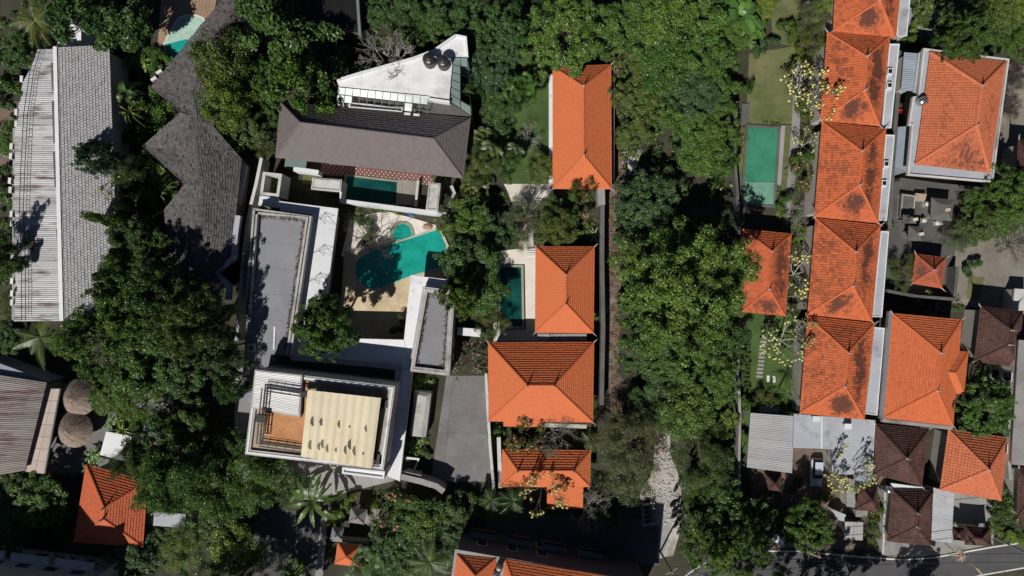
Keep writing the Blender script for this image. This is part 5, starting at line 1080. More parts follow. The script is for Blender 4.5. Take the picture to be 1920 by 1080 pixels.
TREES = [
 # top left
 (62, 38, 58, 'coconut', 'palm_y', 'olive palm with drooping fronds at the top left corner', .8), (150, 28, 58, 'largeA', 'dark', 'dark large-leaved tree above the end of the grey tiled wing', 1.5), (222, 62, 62, 'largeB', 'dark', 'dark large-leaved tree overhanging the top right corner of the grey tiled roof', 1.15),
 (254, 12, 34, 'largeA', 'dark', 'dark large-leaved tree left of the brown timber deck', .9), (22, 100, 42, 'broadB', 'dark', 'dark tree left of the top end of the corrugated sheets', .8), (12, 168, 34, 'shrubA', 'mid', 'green shrub at the left edge, second group from the top', 1.1), (14, 262, 30, 'broadC', 'mid', 'green tree at the left edge beside the rooftop ladder', .7), (8, 330, 26, 'shrubA', 'dark', 'dark shrub at the left edge halfway down the corrugated roof', 1), (2, 470, 40, 'broadA', 'dark', 'dark tree at the left edge casting shade on the rusty sheets', 2.6), (6, 500, 26, 'shrubA', 'mid', 'shrub at the left edge above the palm', 1), (14, 575, 30, 'fineB', 'olive', 'olive shrub-like tree at the left edge below the corrugated wing', .8),
 (12, 640, 34, 'broadB', 'dark', 'dark tree at the left edge left of the palm', .8),
 (212, 130, 20, 'heliconia', 'banana', 'broad-leaved plant below the overhanging tree by the grey tiles', 1), (232, 172, 30, 'banana', 'palm', 'banana plant arching over the right edge of the grey tiled roof', 2.6), (262, 118, 22, 'heliconia', 'lime', 'lime leafy plant left of the pale pool', 1), (248, 208, 26, 'heliconia', 'banana', 'long-leaved plant below the banana at the grey roof edge', 1), (232, 205, 24, 'dracaena', 'palm_y', 'spiky yellow-green plant touching the grey tiled roof edge', 3.5),
 (292, 118, 26, 'shrubA', 'mid', 'clipped-looking shrub at the foot of the pale pool', 1), (308, 112, 20, 'shrubA', 'bright', 'bright shrub between pale pool and shingle roof', 1), (286, 158, 16, 'shrubA', 'bright', 'bright creeper by two white air conditioners', 1),
 (290, 200, 36, 'shrubB', 'mid', 'shrub filling the upper notch of the shingle roof', 1), (262, 248, 34, 'shrubB', 'olive', 'olive shrub left of the shingle roof point', 1), (300, 240, 20, 'heliconia', 'banana', 'leafy plant tucked in the upper notch of the shingle roof', 1),
 (182, 298, 34, 'roundB', 'teal', 'small dark green tree standing over the grey tiled roof', 2.6), (235, 318, 36, 'fineA', 'olive', 'olive fine-leaved tree beside the small dark tree', 1.8), (284, 318, 36, 'shrubB', 'mid', 'shrub in the lower notch of the shingle roof', 1.1), (305, 352, 26, 'heliconia', 'mid', 'leafy plant at the foot of the lower shingle notch', 1.1), (212, 352, 30, 'frangiB', 'mid', 'sparse blossom tree over the edge of the grey tiled roof', 2.4), (262, 372, 34, 'broadC', 'olive', 'olive tree between the two left roofs', .7), (216, 410, 24, 'shrubA', 'bright', 'bright green shrub touching the grey tiles', 6), (250, 440, 44, 'broadB', 'teal', 'blue-green tree between the two left roofs', 1.4), (290, 470, 44, 'broadA', 'dark', 'dark tree at the shaded side of the shingle building', 1.5), (228, 500, 34, 'broadC', 'mid', 'green tree below the blue-green one beside the grey tiles', 2.0), (206, 532, 30, 'broadA', 'mid', 'green tree overlapping the lower right corner of the grey tiled wing', 2.8),
 # big cluster left middle
 (178, 640, 66, 'bigA', 'mid', 'large green tree right of the coconut palm', 1.5), (232, 590, 60, 'broadB', 'mid', 'green tree above the large spreading tree near the grey wing', 1.4), (250, 690, 62, 'broadA', 'mid', 'green tree in the middle of the left cluster', 1.0), (300, 622, 58, 'broadC', 'dark', 'dark tree at the heart of the left cluster', 1.0), (352, 610, 70, 'bigB', 'olive', 'olive spreading tree below the shaded shingle roof', 2.2), (405, 655, 52, 'broadB', 'teal', 'blue-green tree at the right end of the left cluster', 2.0), (340, 548, 44, 'broadA', 'dark', 'dark tree shading the lower end of the shingle roof', 2.2), (284, 538, 54, 'broadB', 'dark', 'tall dark tree left of the shaded end of the shingle roof', 2.1), (436, 722, 34, 'broadC', 'dark', 'dark tree beside the lower end of the long grey roof', 2.4), (392, 590, 42, 'broadC', 'olive', 'olive tree beside the white zigzag gutter', 2.6), (262, 752, 46, 'feathA', 'bright', 'bright feathery tree right of the thatched umbrellas', .9), (205, 745, 34, 'broadC', 'mid', 'green tree touching the upper thatched umbrella', .8), (330, 700, 48, 'broadA', 'dark', 'dark tree above the zinc shed', 1),
 (72, 632, 60, 'coconut', 'palm_y', 'yellow-green coconut palm below the corrugated wing', .7), (215, 800, 22, 'heliconia', 'banana', 'leafy plant between the lower umbrella and the white shed', 1.2), (176, 858, 20, 'heliconia', 'banana', 'leafy plant left of the white shed', 1), (228, 808, 22, 'dracaena', 'lime', 'spiky plant over the top edge of the white shed', 1.5),
 (295, 845, 60, 'broadB', 'dark', 'dark tree over the white shed at the lower left', 1.1), (345, 790, 46, 'broadA', 'dark', 'dark tree in shade right of the zinc shed', 1), (320, 905, 74, 'feathA', 'mid', 'feathery green tree leaning over the lower left orange roof', 1.1), (390, 915, 60, 'feathA', 'mid', 'feathery green tree right of the leaning one', 1.0), (245, 868, 36, 'fineA', 'olive', 'thin olive tree over the top of the lower left orange roof', 2.3), (475, 890, 62, 'feathA', 'mid', 'feathery tree below the tall building', .9), (430, 850, 46, 'broadA', 'dark', 'dark tree left of the tall building', .9), (530, 895, 40, 'feathA', 'dark', 'dark feathery tree under the tall building parapet', .8),
 (80, 942, 52, 'roundA', 'bright', 'round bright green tree left of the lower left orange house', .8), (25, 975, 44, 'broadC', 'dark', 'dark tree at the left edge above the corner hotel', .8), (18, 1020, 36, 'broadA', 'mid', 'green tree at the left edge touching the corner hotel', .8), (22, 905, 40, 'broadB', 'dark', 'dark tree below the rusty roof at the left edge', .8), (250, 1052, 48, 'broadB', 'teal', 'blue-green tree right of the corner hotel', .8), (345, 1028, 46, 'fineA', 'yellow', 'yellowish tree right of the blue-green tree at the bottom', .9), (440, 1030, 50, 'broadC', 'yellow', 'yellow-green tree at the bottom beside the dark lane', .9), (400, 985, 44, 'broadA', 'dark', 'dark tree between feathery and yellow-green trees', .8), (300, 1010, 36, 'broadA', 'dark', 'dark tree below the bluish canopy', .7), (505, 1050, 40, 'bareB', 'olive', 'bare twiggy tree over the dark lane', .9),
 (584, 942, 54, 'traveller', 'dark', 'giant banana-like plant below the tall building', 1.1), (548, 920, 30, 'banana', 'mid', 'small banana left of the giant banana-like plant', .8), (626, 975, 20, 'shrubB', 'yellow', 'yellow shrub by the footpath above the small temple', 1), (655, 940, 18, 'shrubA', 'yellow', 'yellow-green shrub at the top of the small temple', 1), (705, 950, 18, 'shrubA', 'lime', 'lime shrub by the stone platform', 1), (620, 1030, 18, 'shrubA', 'olive', 'olive hedge shrub left of the tiny orange shrine', 1),
 (735, 965, 48, 'flowery', 'dark', 'dark tree with pink flowers right of the small temple', 1), (782, 978, 46, 'broadC', 'bright', 'bright green tree in the bottom garden', .8), (745, 1020, 46, 'broadA', 'dark', 'dark tree in the middle of the bottom garden', .8), (830, 965, 40, 'broadB', 'dark', 'dark tree below the gate wall', .7), (805, 1055, 52, 'coconut', 'palm', 'palm with long fronds left of the bottom orange roofs', .6), (700, 1060, 40, 'fanpalm', 'dark', 'dark fan palm right of the tiny orange shrine', .7), (850, 1010, 34, 'broadA', 'dark', 'dark tree above the bottom orange roofs', .7), (560, 1075, 30, 'fanpalm', 'mid', 'fan palm at the bottom of the lane', .7), (870, 960, 30, 'shrubA', 'dark', 'dark shrub left of the palm cluster', 1),
 (760, 1065, 36, 'broadC', 'mid', 'green tree at the bottom edge left of the long-fronded palm', .7),
 # around central complex
 (500, 62, 74, 'largeA', 'dark', 'dark large-leaved tree over the top of the shingle roof', 1.3), (580, 82, 78, 'largeB', 'dark', 'largest dark large-leaved tree above the taupe villa', 1), (560, 158, 56, 'largeA', 'mid', 'green large-leaved tree over the left end of the taupe roof', 1.9), (622, 120, 52, 'largeB', 'dark', 'dark large-leaved tree beside the white terrace tip', .9), (428, 118, 58, 'broadC', 'olive', 'olive tree on the upper bend of the shingle roof', 1.8), (430, 190, 48, 'broadC', 'yellow', 'yellow-olive tree over the middle of the shingle roof', 2.1), (485, 150, 52, 'broadA', 'mid', 'green tree between shingle roof and taupe roof', 1.6), (458, 245, 44, 'broadB', 'olive', 'olive tree left of the taupe villa', .8), (492, 275, 26, 'fineB', 'olive', 'small olive tree over the top of the pale boundary wall', .9), (530, 20, 46, 'broadA', 'dark', 'dark tree at the top edge beside the shingle roof', 1), (495, 225, 30, 'broadA', 'dark', 'dark tree in shade at the left end of the taupe roof', .8),
 (722, 92, 58, 'bareA', 'grey', 'leafless pale-branched tree beside the white triangular terrace', 1.9), (776, 95, 24, 'banana', 'yellow', 'yellow banana leaf plant beside the leafless tree', .8), (700, 18, 40, 'broadB', 'dark', 'dark tree above the leafless tree', .8), (772, 30, 46, 'broadA', 'dark', 'dark green tree at the top, left of the terrace tip', .9), (822, 35, 58, 'bigA', 'dark', 'dark spreading tree above the tip of the white terrace', .9), (890, 42, 60, 'bigB', 'dark', 'dark spreading tree at the top centre', .9), (945, 62, 58, 'bigA', 'dark', 'dark spreading tree left of the bright tree', .9), (915, 125, 46, 'broadB', 'teal', 'blue-green tree right of the white terrace', .8), (895, 172, 32, 'broadA', 'mid', 'green tree by the glass strip of the terrace', .7), (930, 210, 36, 'broadC', 'dark', 'dark tree on the left edge of the upper lawn', .7), (985, 175, 30, 'fanpalm', 'mid', 'fan palm standing on the upper lawn', 1.7), (945, 165, 34, 'broadB', 'dark', 'dark tree at the top left of the upper lawn', .8),
 (905, 265, 34, 'fanpalm', 'palm_y', 'upper yellow fan palm right of the taupe villa', .9), (900, 312, 44, 'fanpalm', 'palm_y', 'large yellow fan palm clump right of the taupe roof corner', .9), (950, 305, 34, 'fanpalm', 'palm', 'green fan palm clump left of the northern orange villa', .9), (885, 350, 28, 'fanpalm', 'palm_y', 'lower fan palm beside the courtyard corner', .9), (992, 255, 30, 'bareC', 'grey', 'silvery twiggy bush on the upper lawn', .9, 'bark_pale'), (1015, 318, 30, 'broadC', 'olive', 'olive tree at the left foot of the northern orange villa', .6), (935, 232, 22, 'banana', 'palm_y', 'small banana on the left side of the upper lawn', .8),
 (848, 400, 36, 'fineA', 'grey', 'grey-green tree at the right end of the courtyard wall', .7), (878, 420, 48, 'broadA', 'mid', 'green tree above the right end of the turquoise pool', .8), (880, 490, 56, 'broadB', 'dark', 'dark olive tree over the right end of the turquoise pool', .9), (905, 545, 44, 'broadC', 'mid', 'green tree left of the narrow villa pool', .8), (860, 560, 36, 'broadA', 'bright', 'bright green tree overhanging the small grey box roof', 2.4), (915, 608, 36, 'fineA', 'olive', 'olive tree at the foot of the narrow villa pool', .8), (925, 440, 40, 'broadA', 'dark', 'dark tree above the narrow villa pool', .8), (984, 410, 44, 'fineA', 'grey', 'pale grey-green tree over the slatted footbridge', .8), (972, 446, 30, 'fineB', 'grey', 'pale grey-green tree above the villa pool deck', .8), (1040, 428, 36, 'broadC', 'olive', 'olive tree touching the top of the pool-side villa', 1.3), (1052, 400, 38, 'broadB', 'mid', 'green tree between the two upper orange villas', .8), (880, 676, 38, 'flowery', 'grey', 'grey-green tree with pink flowers at the top of the driveway', 1, None, 'flower_p'),
 (1094, 352, 26, 'flowery', 'mid', 'tree with red flowers over the foot of the northern villa', 2.2, None, 'flower_r'), (1088, 385, 30, 'flowery', 'grey', 'pink-flowered shrub tree beside the grey wall pier', .9, None, 'flower_p'), (1115, 440, 17, 'dracaena', 'pale', 'pale silvery agave by the dark garden wall', .7), (1090, 435, 16, 'shrubA', 'yellow', 'yellow-green shrub beside the silvery agave', 1), (1119, 590, 10, 'shrubA', 'yellow', 'yellow-green hedge shrub by the pool-side villa corner', 1), (1120, 530, 9, 'shrubA', 'olive', 'narrow hedge shrub right of the pool-side villa', 1), (1120, 690, 10, 'shrubA', 'olive', 'narrow hedge shrub right of the largest villa', 1),
 (611, 610, 60, 'roundA', 'mid', 'dense tree growing through the white roof beside the grey one', 1.8), (749, 612, 18, 'shrubA', 'dark', 'dark shrub in the shaded corner of the pool patio', 1.4), (692, 452, 60, 'bareC', 'dark', 'dark leafless tree on the pool patio', .8), (690, 433, 25, 'shrubA', 'dark', 'low dark bush under the leafless patio tree', .6),
 (508, 348, 18, 'heliconia', 'yellow', 'yellow-green leafy plant inside the white concrete frame', 1), (822, 335, 14, 'shrubB', 'bright', 'bright leafy plant at the right end of the brick terrace', .8),
 (790, 715, 14, 'heliconia', 'lime', 'bright leafy plant above the stepped slab', .9), (772, 835, 16, 'heliconia', 'lime', 'bright leafy plant below the stepped slab', .9), (795, 850, 14, 'shrubA', 'olive', 'olive hedge shrub left of the driveway', .8), (780, 728, 12, 'heliconia', 'banana', 'small leafy plant at the corner of the stepped slab', .9),
 # villas bottom centre
 (985, 818, 42, 'flowery', 'olive', 'green flowering tree over the foot of the largest villa', 1.3), (1040, 815, 44, 'bareB', 'grey', 'grey bare-branched tree under the largest villa', 1.3), (1108, 826, 28, 'manila', 'palm_y', 'small palm right of the low gatehouse', .8), (930, 810, 16, 'shrubA', 'bright', 'bright shrub by the driveway wall', 1), (1020, 928, 46, 'frangiA', 'mid', 'yellow-blossomed tree over the low orange gatehouse', 1.6), (1108, 962, 44, 'bareB', 'grey', 'bare silvery tree right of the gatehouse porch', .8), (1140, 972, 20, 'shrubA', 'bright', 'bright leafy bush beside the bare silvery tree', 1.6), (920, 938, 34, 'manila', 'palm', 'upper left palm of the group by the gatehouse', .9), (962, 940, 36, 'manila', 'palm', 'upper right palm of the group by the gatehouse', .9), (922, 968, 26, 'manila', 'palm_y', 'lower left palm of the group by the gatehouse', .8), (958, 970, 26, 'manila', 'palm_y', 'lower right palm of the group by the gatehouse', .8),
 (1165, 835, 62, 'fineA', 'grey', 'grey-green fine-leaved tree right of the gatehouse', 1), (1188, 890, 56, 'fineB', 'grey', 'lower grey-green fine-leaved tree above the motorbikes', 1), (1190, 810, 50, 'fineA', 'grey', 'grey-green fine-leaved tree at the edge of the vacant lot', .9),
 # vacant lot wood
 (1060, 62, 76, 'roundB', 'bright', 'bright green spreading tree above the northern orange villa', .85), (1165, 50, 62, 'broadB', 'mid', 'bright tree right of the bright spreading tree', .8), (1235, 40, 62, 'broadC', 'bright', 'yellow-green tree at the top of the wood', .85), (1305, 35, 58, 'broadA', 'bright', 'bright tree near the banana plants at the top', .85), (1180, 120, 52, 'bigA', 'olive', 'olive tree in the upper left of the wood', .7), (1245, 115, 58, 'broadC', 'mid', 'green tree in the upper middle of the wood', .75), (1320, 105, 56, 'broadB', 'mid', 'bright tree in the upper right of the wood', .75), (1365, 60, 40, 'broadC', 'mid', 'green tree left of the banana plants', .7), (1190, 195, 46, 'broadA', 'olive', 'green tree right of the northern orange villa', .7), (1240, 185, 52, 'bigB', 'mid', 'spreading green tree in the middle of the upper wood', .7), (1300, 175, 52, 'broadC', 'teal', 'blue-green tree in the upper wood', .7), (1345, 175, 40, 'broadA', 'mid', 'green tree left of the upper lawn by the orange row', .7), (1185, 255, 36, 'broadB', 'olive', 'olive tree by the garden wall of the northern villa', .6), (1300, 240, 50, 'broadA', 'mid', 'green tree above the dark gap in the wood', .7), (1345, 245, 48, 'bigA', 'mid', 'bright spreading tree left of the green pool', .7), (1322, 292, 48, 'broadC', 'mid', 'bright tree left of the green pool corner', .65), (1362, 310, 26, 'shrubA', 'mid', 'green shrub by the fence of the green pool', 1.5),
 (1215, 385, 62, 'roundB', 'teal', 'round blue-green tree in the vacant lot', .85), (1185, 455, 32, 'broadA', 'dark', 'dark tree below the round blue-green tree', .7), (1290, 545, 122, 'bigA', 'bright', 'largest bright green tree in the vacant lot', 1.0), (1215, 560, 48, 'broadB', 'mid', 'green tree at the left flank of the largest tree', .8), (1365, 500, 44, 'broadC', 'mid', 'green tree touching the small orange pavilion', .8), (1375, 565, 34, 'broadA', 'mid', 'green tree below the small orange pavilion', .8), (1190, 610, 30, 'shrubB', 'mid', 'shrub by the garden wall below the left flank tree', 1.3), (1215, 660, 48, 'broadB', 'dark', 'dark tree in the middle of the vacant lot', .7), (1290, 655, 72, 'bigB', 'mid', 'spreading green tree below the largest tree', .8), (1350, 640, 50, 'broadC', 'dark', 'dark tree by the lower garden', .7), (1325, 715, 62, 'bigA', 'mid', 'spreading tree at the lower end of the vacant lot', .8), (1250, 720, 46, 'broadA', 'dark', 'dark tree left of the lower spreading tree', .7), (1290, 775, 54, 'broadC', 'bright', 'bright tree at the foot of the vacant lot', .8), (1355, 790, 30, 'broadA', 'yellow', 'yellow-green tree by the carport fence', .7), (1215, 755, 38, 'broadB', 'dark', 'dark tree above the rubble alley', .6), (1180, 560, 22, 'shrubA', 'olive', 'olive shrub on the littered strip beside the garden wall', 1.2),
 (1312, 868, 60, 'fineA', 'olive', 'brownish olive tree right of the rubble alley', 1), (1345, 905, 46, 'broadA', 'mid', 'green tree left of the carport fence', .9), (1318, 950, 34, 'broadC', 'bright', 'bright tree beside the parked motorbikes', .9), (1355, 985, 62, 'broadB', 'dark', 'dark tree above the bend of the road', .9), (1330, 1035, 52, 'bigA', 'lime', 'bright lime tree over the bend of the road', 1.6), (1392, 1030, 48, 'bigB', 'bright', 'bright tree over the road beside the banana leaves', 1.7), (1390, 965, 40, 'broadA', 'dark', 'dark tree below the carport fence', .8),
 # right garden
 (1390, 28, 56, 'banana', 'banana', 'large banana plant at the top right of the wood', 1), (1372, 10, 40, 'banana', 'banana', 'second banana plant cut by the top edge', 1), (1412, 55, 36, 'banana', 'banana', 'banana plant leaning to the upper lawn', .9), (1432, 8, 26, 'broadC', 'yellow', 'yellow-green tree at the top edge by the lawn', .7), (1480, 62, 22, 'shrubA', 'mid', 'green shrub on the path side of the upper lawn', 1.2), (1410, 92, 20, 'shrubA', 'dark', 'dark shrub at the top left of the pool lawn', 1.2), (1442, 82, 18, 'shrubA', 'teal', 'blue-green shrub at the top of the pool lawn', 1.1), (1496, 108, 16, 'shrubA', 'yellow', 'yellow-green shrub at the top right of the pool lawn', 1.2), (1525, 35, 36, 'fineA', 'grey', 'grey-green tree beside the worn stepping stones', .8), (1545, 12, 30, 'broadC', 'yellow', 'yellow tree at the top edge left of the orange row', .8), (1520, 80, 32, 'fineA', 'olive', 'olive tree left of the second orange row house', .8), (1393, 165, 18, 'shrubA', 'mid', 'green shrub at the left edge of the pool lawn', 1.4),
 (1515, 160, 44, 'frangiA', 'olive', 'upper yellow-blossomed tree beside the orange row', 1.4), (1545, 185, 38, 'frangiA', 'mid', 'yellow-blossomed tree leaning on the second orange roof', 2.2), (1505, 205, 24, 'shrubA', 'olive', 'olive shrub under the upper blossom trees', 1), (1512, 268, 28, 'frangiB', 'mid', 'sparse blossom tree beside the third orange roof', .9), (1508, 330, 30, 'flowery', 'olive', 'olive flowering tree right of the green pool', .8), (1505, 300, 24, 'shrubA', 'mid', 'shrub right of the green pool', 1.2), (1490, 385, 26, 'bareC', 'olive', 'twiggy tree below the green pool', .8, 'bark_pale'), (1470, 380, 20, 'shrubA', 'mid', 'shrub at the lower right corner of the green pool', 1), (1500, 425, 24, 'bareB', 'grey', 'bare tree between pavilion and fourth orange roof', .8), (1497, 440, 18, 'shrubA', 'yellow', 'yellow-green shrub by the pavilion corner', 1), (1500, 515, 42, 'frangiA', 'mid', 'yellow-blossomed tree between pavilion and orange row', 1), (1480, 555, 28, 'frangiB', 'olive', 'small blossom tree at the pavilion side', .9), (1475, 640, 46, 'frangiA', 'mid', 'yellow-blossomed tree over the lower garden', 1), (1512, 625, 26, 'frangiA', 'mid', 'yellow blossom over the lowest orange row house', 2.8), (1475, 735, 28, 'manila', 'mid', 'small palm at the foot of the lower garden', .7), (1435, 750, 26, 'fineB', 'olive', 'olive shrub-like tree above the carport', .7), (1440, 600, 20, 'shrubA', 'grey', 'grey-green shrub below the pavilion', 1),
 (1405, 755, 24, 'shrubA', 'mid', 'green shrub at the corner of fence and carport', 1), (1400, 815, 16, 'shrubA', 'bright', 'bright hedge shrub left of the carport', 1), (1596, 885, 46, 'frangiA', 'mid', 'yellow-blossomed tree over the pale flat roof edge', 1.6), (1630, 965, 22, 'shrubB', 'olive', 'olive shrub below the small shrine roof', 1.1), (1648, 945, 22, 'flowery', 'mid', 'climbing shrub beside the brown road-side roof', .9), (1632, 1005, 24, 'fineA', 'olive', 'olive shrub tree right of the rusty shed', .6), (1540, 935, 22, 'shrubA', 'olive', 'olive shrub below the parked car', .8),
 (1515, 984, 48, 'roundA', 'mid', 'dense green tree beside the road', 1.2), (1478, 1008, 22, 'banana', 'banana', 'banana leaves over the parked white vehicle', .9), (1440, 985, 36, 'broadA', 'dark', 'dark tree left of the dense roadside tree', .8),
 # top right
 (1808, 62, 56, 'bigA', 'dark', 'dark feathery-edged tree above the big house', 1.7), (1788, 78, 30, 'broadB', 'dark', 'dark tree over the top edge of the big house roof', 2.7), (1742, 18, 34, 'largeA', 'olive', 'olive tree at the top edge right of the orange row', .8), (1705, 80, 22, 'shrubA', 'bright', 'bright shrub at the corner of the orange row and big house', 1.2), (1862, 20, 40, 'broadC', 'olive', 'olive tree at the top right edge', .8), (1905, 25, 36, 'broadC', 'yellow', 'yellow-green tree in the top right corner', .8), (1905, 85, 38, 'feathA', 'mid', 'feathery tree at the right edge above the big house', .8), (1720, 50, 20, 'shrubA', 'yellow', 'yellow-green shrub by the topmost row house slab', 1), (1900, 150, 26, 'fineA', 'purple', 'purplish thin tree at the right of the big house', .8), (1890, 205, 26, 'fineB', 'purple', 'lower purplish thin tree beside the big house', .8),
 (1880, 368, 55, 'bigA', 'mid', 'large green tree below the big house', 1.4), (1832, 418, 42, 'bigB', 'olive', 'olive tree beside the dirt yard', .8), (1902, 395, 40, 'broadC', 'mid', 'green tree at the right edge above the dirt yard', .8), (1800, 440, 34, 'fineA', 'grey', 'grey-green thin tree between temple yard and dirt yard', .8), (1785, 420, 22, 'fineB', 'purple', 'purple-leaved thin tree beside the largest black shrine', .9), (1690, 508, 34, 'fineA', 'olive', 'olive tree left of the tiny red pavilion', .7), (1740, 572, 30, 'flowery', 'olive', 'pink-flowered bush below the temple yard', .7, None, 'flower_p'), (1845, 762, 54, 'roundB', 'bright', 'dense bright tree right of the orange house with the wing', 1.1), (1906, 460, 30, 'bareB', 'dark', 'leaning dark tree at the right edge of the dirt yard', .9, 'bark'), (1882, 935, 26, 'shrubA', 'bright', 'bright shrub right of the square orange house', 1.2), (1868, 1000, 20, 'shrubA', 'yellow', 'yellow-green shrub beside the road at the lower right', .8), (1905, 1008, 20, 'shrubA', 'lime', 'lime verge shrub at the road edge in the lower right', .5), (1880, 965, 26, 'broadA', 'dark', 'dark tree above the road-side verge at the right', .7), (1668, 420, 10, 'shrubA', 'bright', 'small bright shrub in the alley by the temple yard', 1), (1822, 500, 18, 'shrubA', 'dark', 'dark shrub between the yards', 1),
 # beyond the lower edge, known by their shade on the road
 (1440, 1150, 70, 'bigA', 'mid', 'tree just beyond the lower edge shading the road bend', 1.7), (1540, 1160, 66, 'bigB', 'mid', 'tree just beyond the lower edge shading the middle of the road', 1.7), (1620, 1150, 46, 'broadA', 'mid', 'tree just beyond the lower edge at the end of the road shade', 1.6), (1745, 1175, 44, 'broadB', 'mid', 'tree just beyond the lower edge below the festival pole', 1.7), (395, 1150, 64, 'bigA', 'mid', 'tree just beyond the lower edge below the yellowish trees', 1.7), (500, 1145, 62, 'bigB', 'mid', 'tree just beyond the lower edge below the dark lane', 1.8),
]
for row in TREES:
    px, py, r, kind, leaf, lab = row[:6]; hz = row[6] if len(row) > 6 else 1; bk = row[7] if len(row) > 7 else None; fl = row[8] if len(row) > 8 else ('flower_p' if kind == 'flowery' else 'flower_y')
    plant(px, py, r, kind, leaf, lab, hz, bk, fl)
for i in range(7):
    plant(1399 - (i % 2), 638 + i * 15, 8.5, 'ball', 'mid', ['topmost', 'second', 'third', 'fourth', 'fifth', 'sixth', 'lowest'][i] + ' clipped round shrub in the row along the lower garden', 1.1, group='clipped shrubs in the lower garden')
for i in range(5):
    plant(1120, 660 + i * 24, 7, 'ball', 'olive', ['topmost', 'second', 'middle', 'fourth', 'lowest'][i] + ' clipped shrub between the largest villa and its garden wall', 1.1, group='clipped shrubs by the garden wall')

def point_in(poly, x, y):
    c = False; j = len(poly) - 1
    for i in range(len(poly)):
        xi, yi = poly[i]; xj, yj = poly[j]
        if (yi > y) != (yj > y) and x < (xj - xi) * (y - yi) / (yj - yi) + xi: c = not c
        j = i
    return c
def undergrowth(name, label, polys, mat, dens, leaf, hmax, rmin=.35, rmax=1.0, per=34, seed=0, cat='undergrowth'):
    """uncountable low planting: leafy mounds over the given patches of ground"""
    g = np.random.default_rng(seed); Vs, Ts = [], []
    for poly in polys:
        xs = [p[0] for p in poly]; ys = [p[1] for p in poly]; area = (max(xs) - min(xs)) * (max(ys) - min(ys)) * M_PX ** 2
        for k in range(int(area * dens)):
            x, y = g.uniform(min(xs), max(xs)), g.uniform(min(ys), max(ys))
            if not point_in(poly, x, y): continue
            c = P(x, y, 0); nz = mnoise.noise(Vector((c.x * .22, c.y * .22, seed))); r = g.uniform(rmin, rmax); h = hmax * (.45 + .55 * g.random()) * (.75 + .6 * nz); n = per
            q = unit(g.normal(size=(n, 3)) + np.array([0, 0, .7])); q[:, 2] = abs(q[:, 2]); C = np.array([c.x, c.y, max(.05, h * .35)]) + q * np.array([r, r, max(.1, h * .65)]) * g.uniform(.7, 1.05, (n, 1))
            L_ = leaf * g.uniform(.6, 1.4, n); V, _, T = leaf_quads(C, unit(q + np.array([0, 0, .7]) + g.normal(size=(n, 3)) * .45), L_, L_ * .5, np.clip(g.normal(.45 + nz * .5, .2) + g.normal(0, .15, n), 0, 1)); Vs.append(V); Ts.append(T)
    V = np.concatenate(Vs); me = np_mesh(name, V, np.arange(len(V)).reshape(-1, 4), np.concatenate(Ts)); me.materials.append(M[mat]); o = bpy.data.objects.new(name, me); COL.objects.link(o); o['kind'] = 'stuff'; o['label'] = label; o['category'] = cat
undergrowth('undergrowth', 'green undergrowth covering the vacant lot', [[(1165, 330), (1176, 200), (1152, 100), (1150, 0), (1400, 0), (1378, 190), (1376, 440), (1388, 600), (1384, 820), (1240, 800), (1195, 740), (1165, 690), (1170, 560)]], 'leaf_mid', .55, .36, 1.5, seed=1)
undergrowth('undergrowth', 'dark undergrowth between the two left buildings', [[(205, 90), (300, 95), (290, 160), (330, 215), (265, 275), (340, 345), (305, 395), (305, 480), (330, 570), (225, 600), (222, 300)], [(0, 0), (120, 0), (80, 90), (40, 130), (25, 300), (25, 600), (0, 660)], [(100, 600), (440, 580), (440, 900), (330, 900), (320, 740), (110, 715), (20, 680)]], 'leaf_dark', .5, .38, 1.2, seed=2)
undergrowth('undergrowth', 'dark planting around the lower left orange house and lane', [[(0, 890), (140, 890), (140, 1030), (0, 1030)], [(280, 870), (460, 860), (600, 900), (480, 950), (470, 1090), (230, 1090), (280, 1000)], [(620, 925), (850, 930), (860, 1030), (830, 1090), (690, 1090), (715, 950)]], 'leaf_dark', .5, .34, 1.0, seed=3)
undergrowth('undergrowth', 'planting at the top centre behind the white terrace', [[(470, 0), (1030, 0), (1040, 95), (935, 100), (925, 230), (960, 345), (880, 345), (890, 70), (850, 62), (640, 140), (520, 190), (460, 180)]], 'leaf_dark', .5, .36, 1.1, seed=4)
undergrowth('undergrowth', 'planting around the villas and the pool end', [[(838, 360), (960, 350), (930, 470), (932, 640), (915, 640), (858, 610), (842, 460)], [(1010, 385), (1125, 360), (1125, 460), (1010, 462)], [(920, 792), (1100, 800), (1105, 845), (925, 842)], [(1115, 460), (1126, 460), (1126, 760), (1113, 790)], [(1108, 790), (1210, 780), (1215, 940), (1110, 960)]], 'leaf_olive', .8, .28, .7, seed=5)
undergrowth('undergrowth', 'low garden planting between green pool and orange row', [[(1480, 40), (1550, 30), (1540, 220), (1520, 420), (1510, 590), (1495, 760), (1480, 600), (1484, 420), (1498, 230), (1505, 90)], [(1400, 236), (1462, 238), (1462, 230), (1400, 226)], [(1455, 345), (1470, 345), (1470, 420), (1452, 410)], [(1390, 200), (1378, 420), (1384, 430), (1397, 240)]], 'leaf_olive', 1.0, .22, .6, seed=6)
undergrowth('undergrowth', 'planting around the roadside trees', [[(1265, 800), (1385, 810), (1400, 1000), (1425, 1028), (1330, 1040), (1270, 1000), (1290, 900)], [(1400, 880), (1500, 890), (1520, 1025), (1420, 1025)]], 'leaf_dark', .6, .3, .9, seed=7)
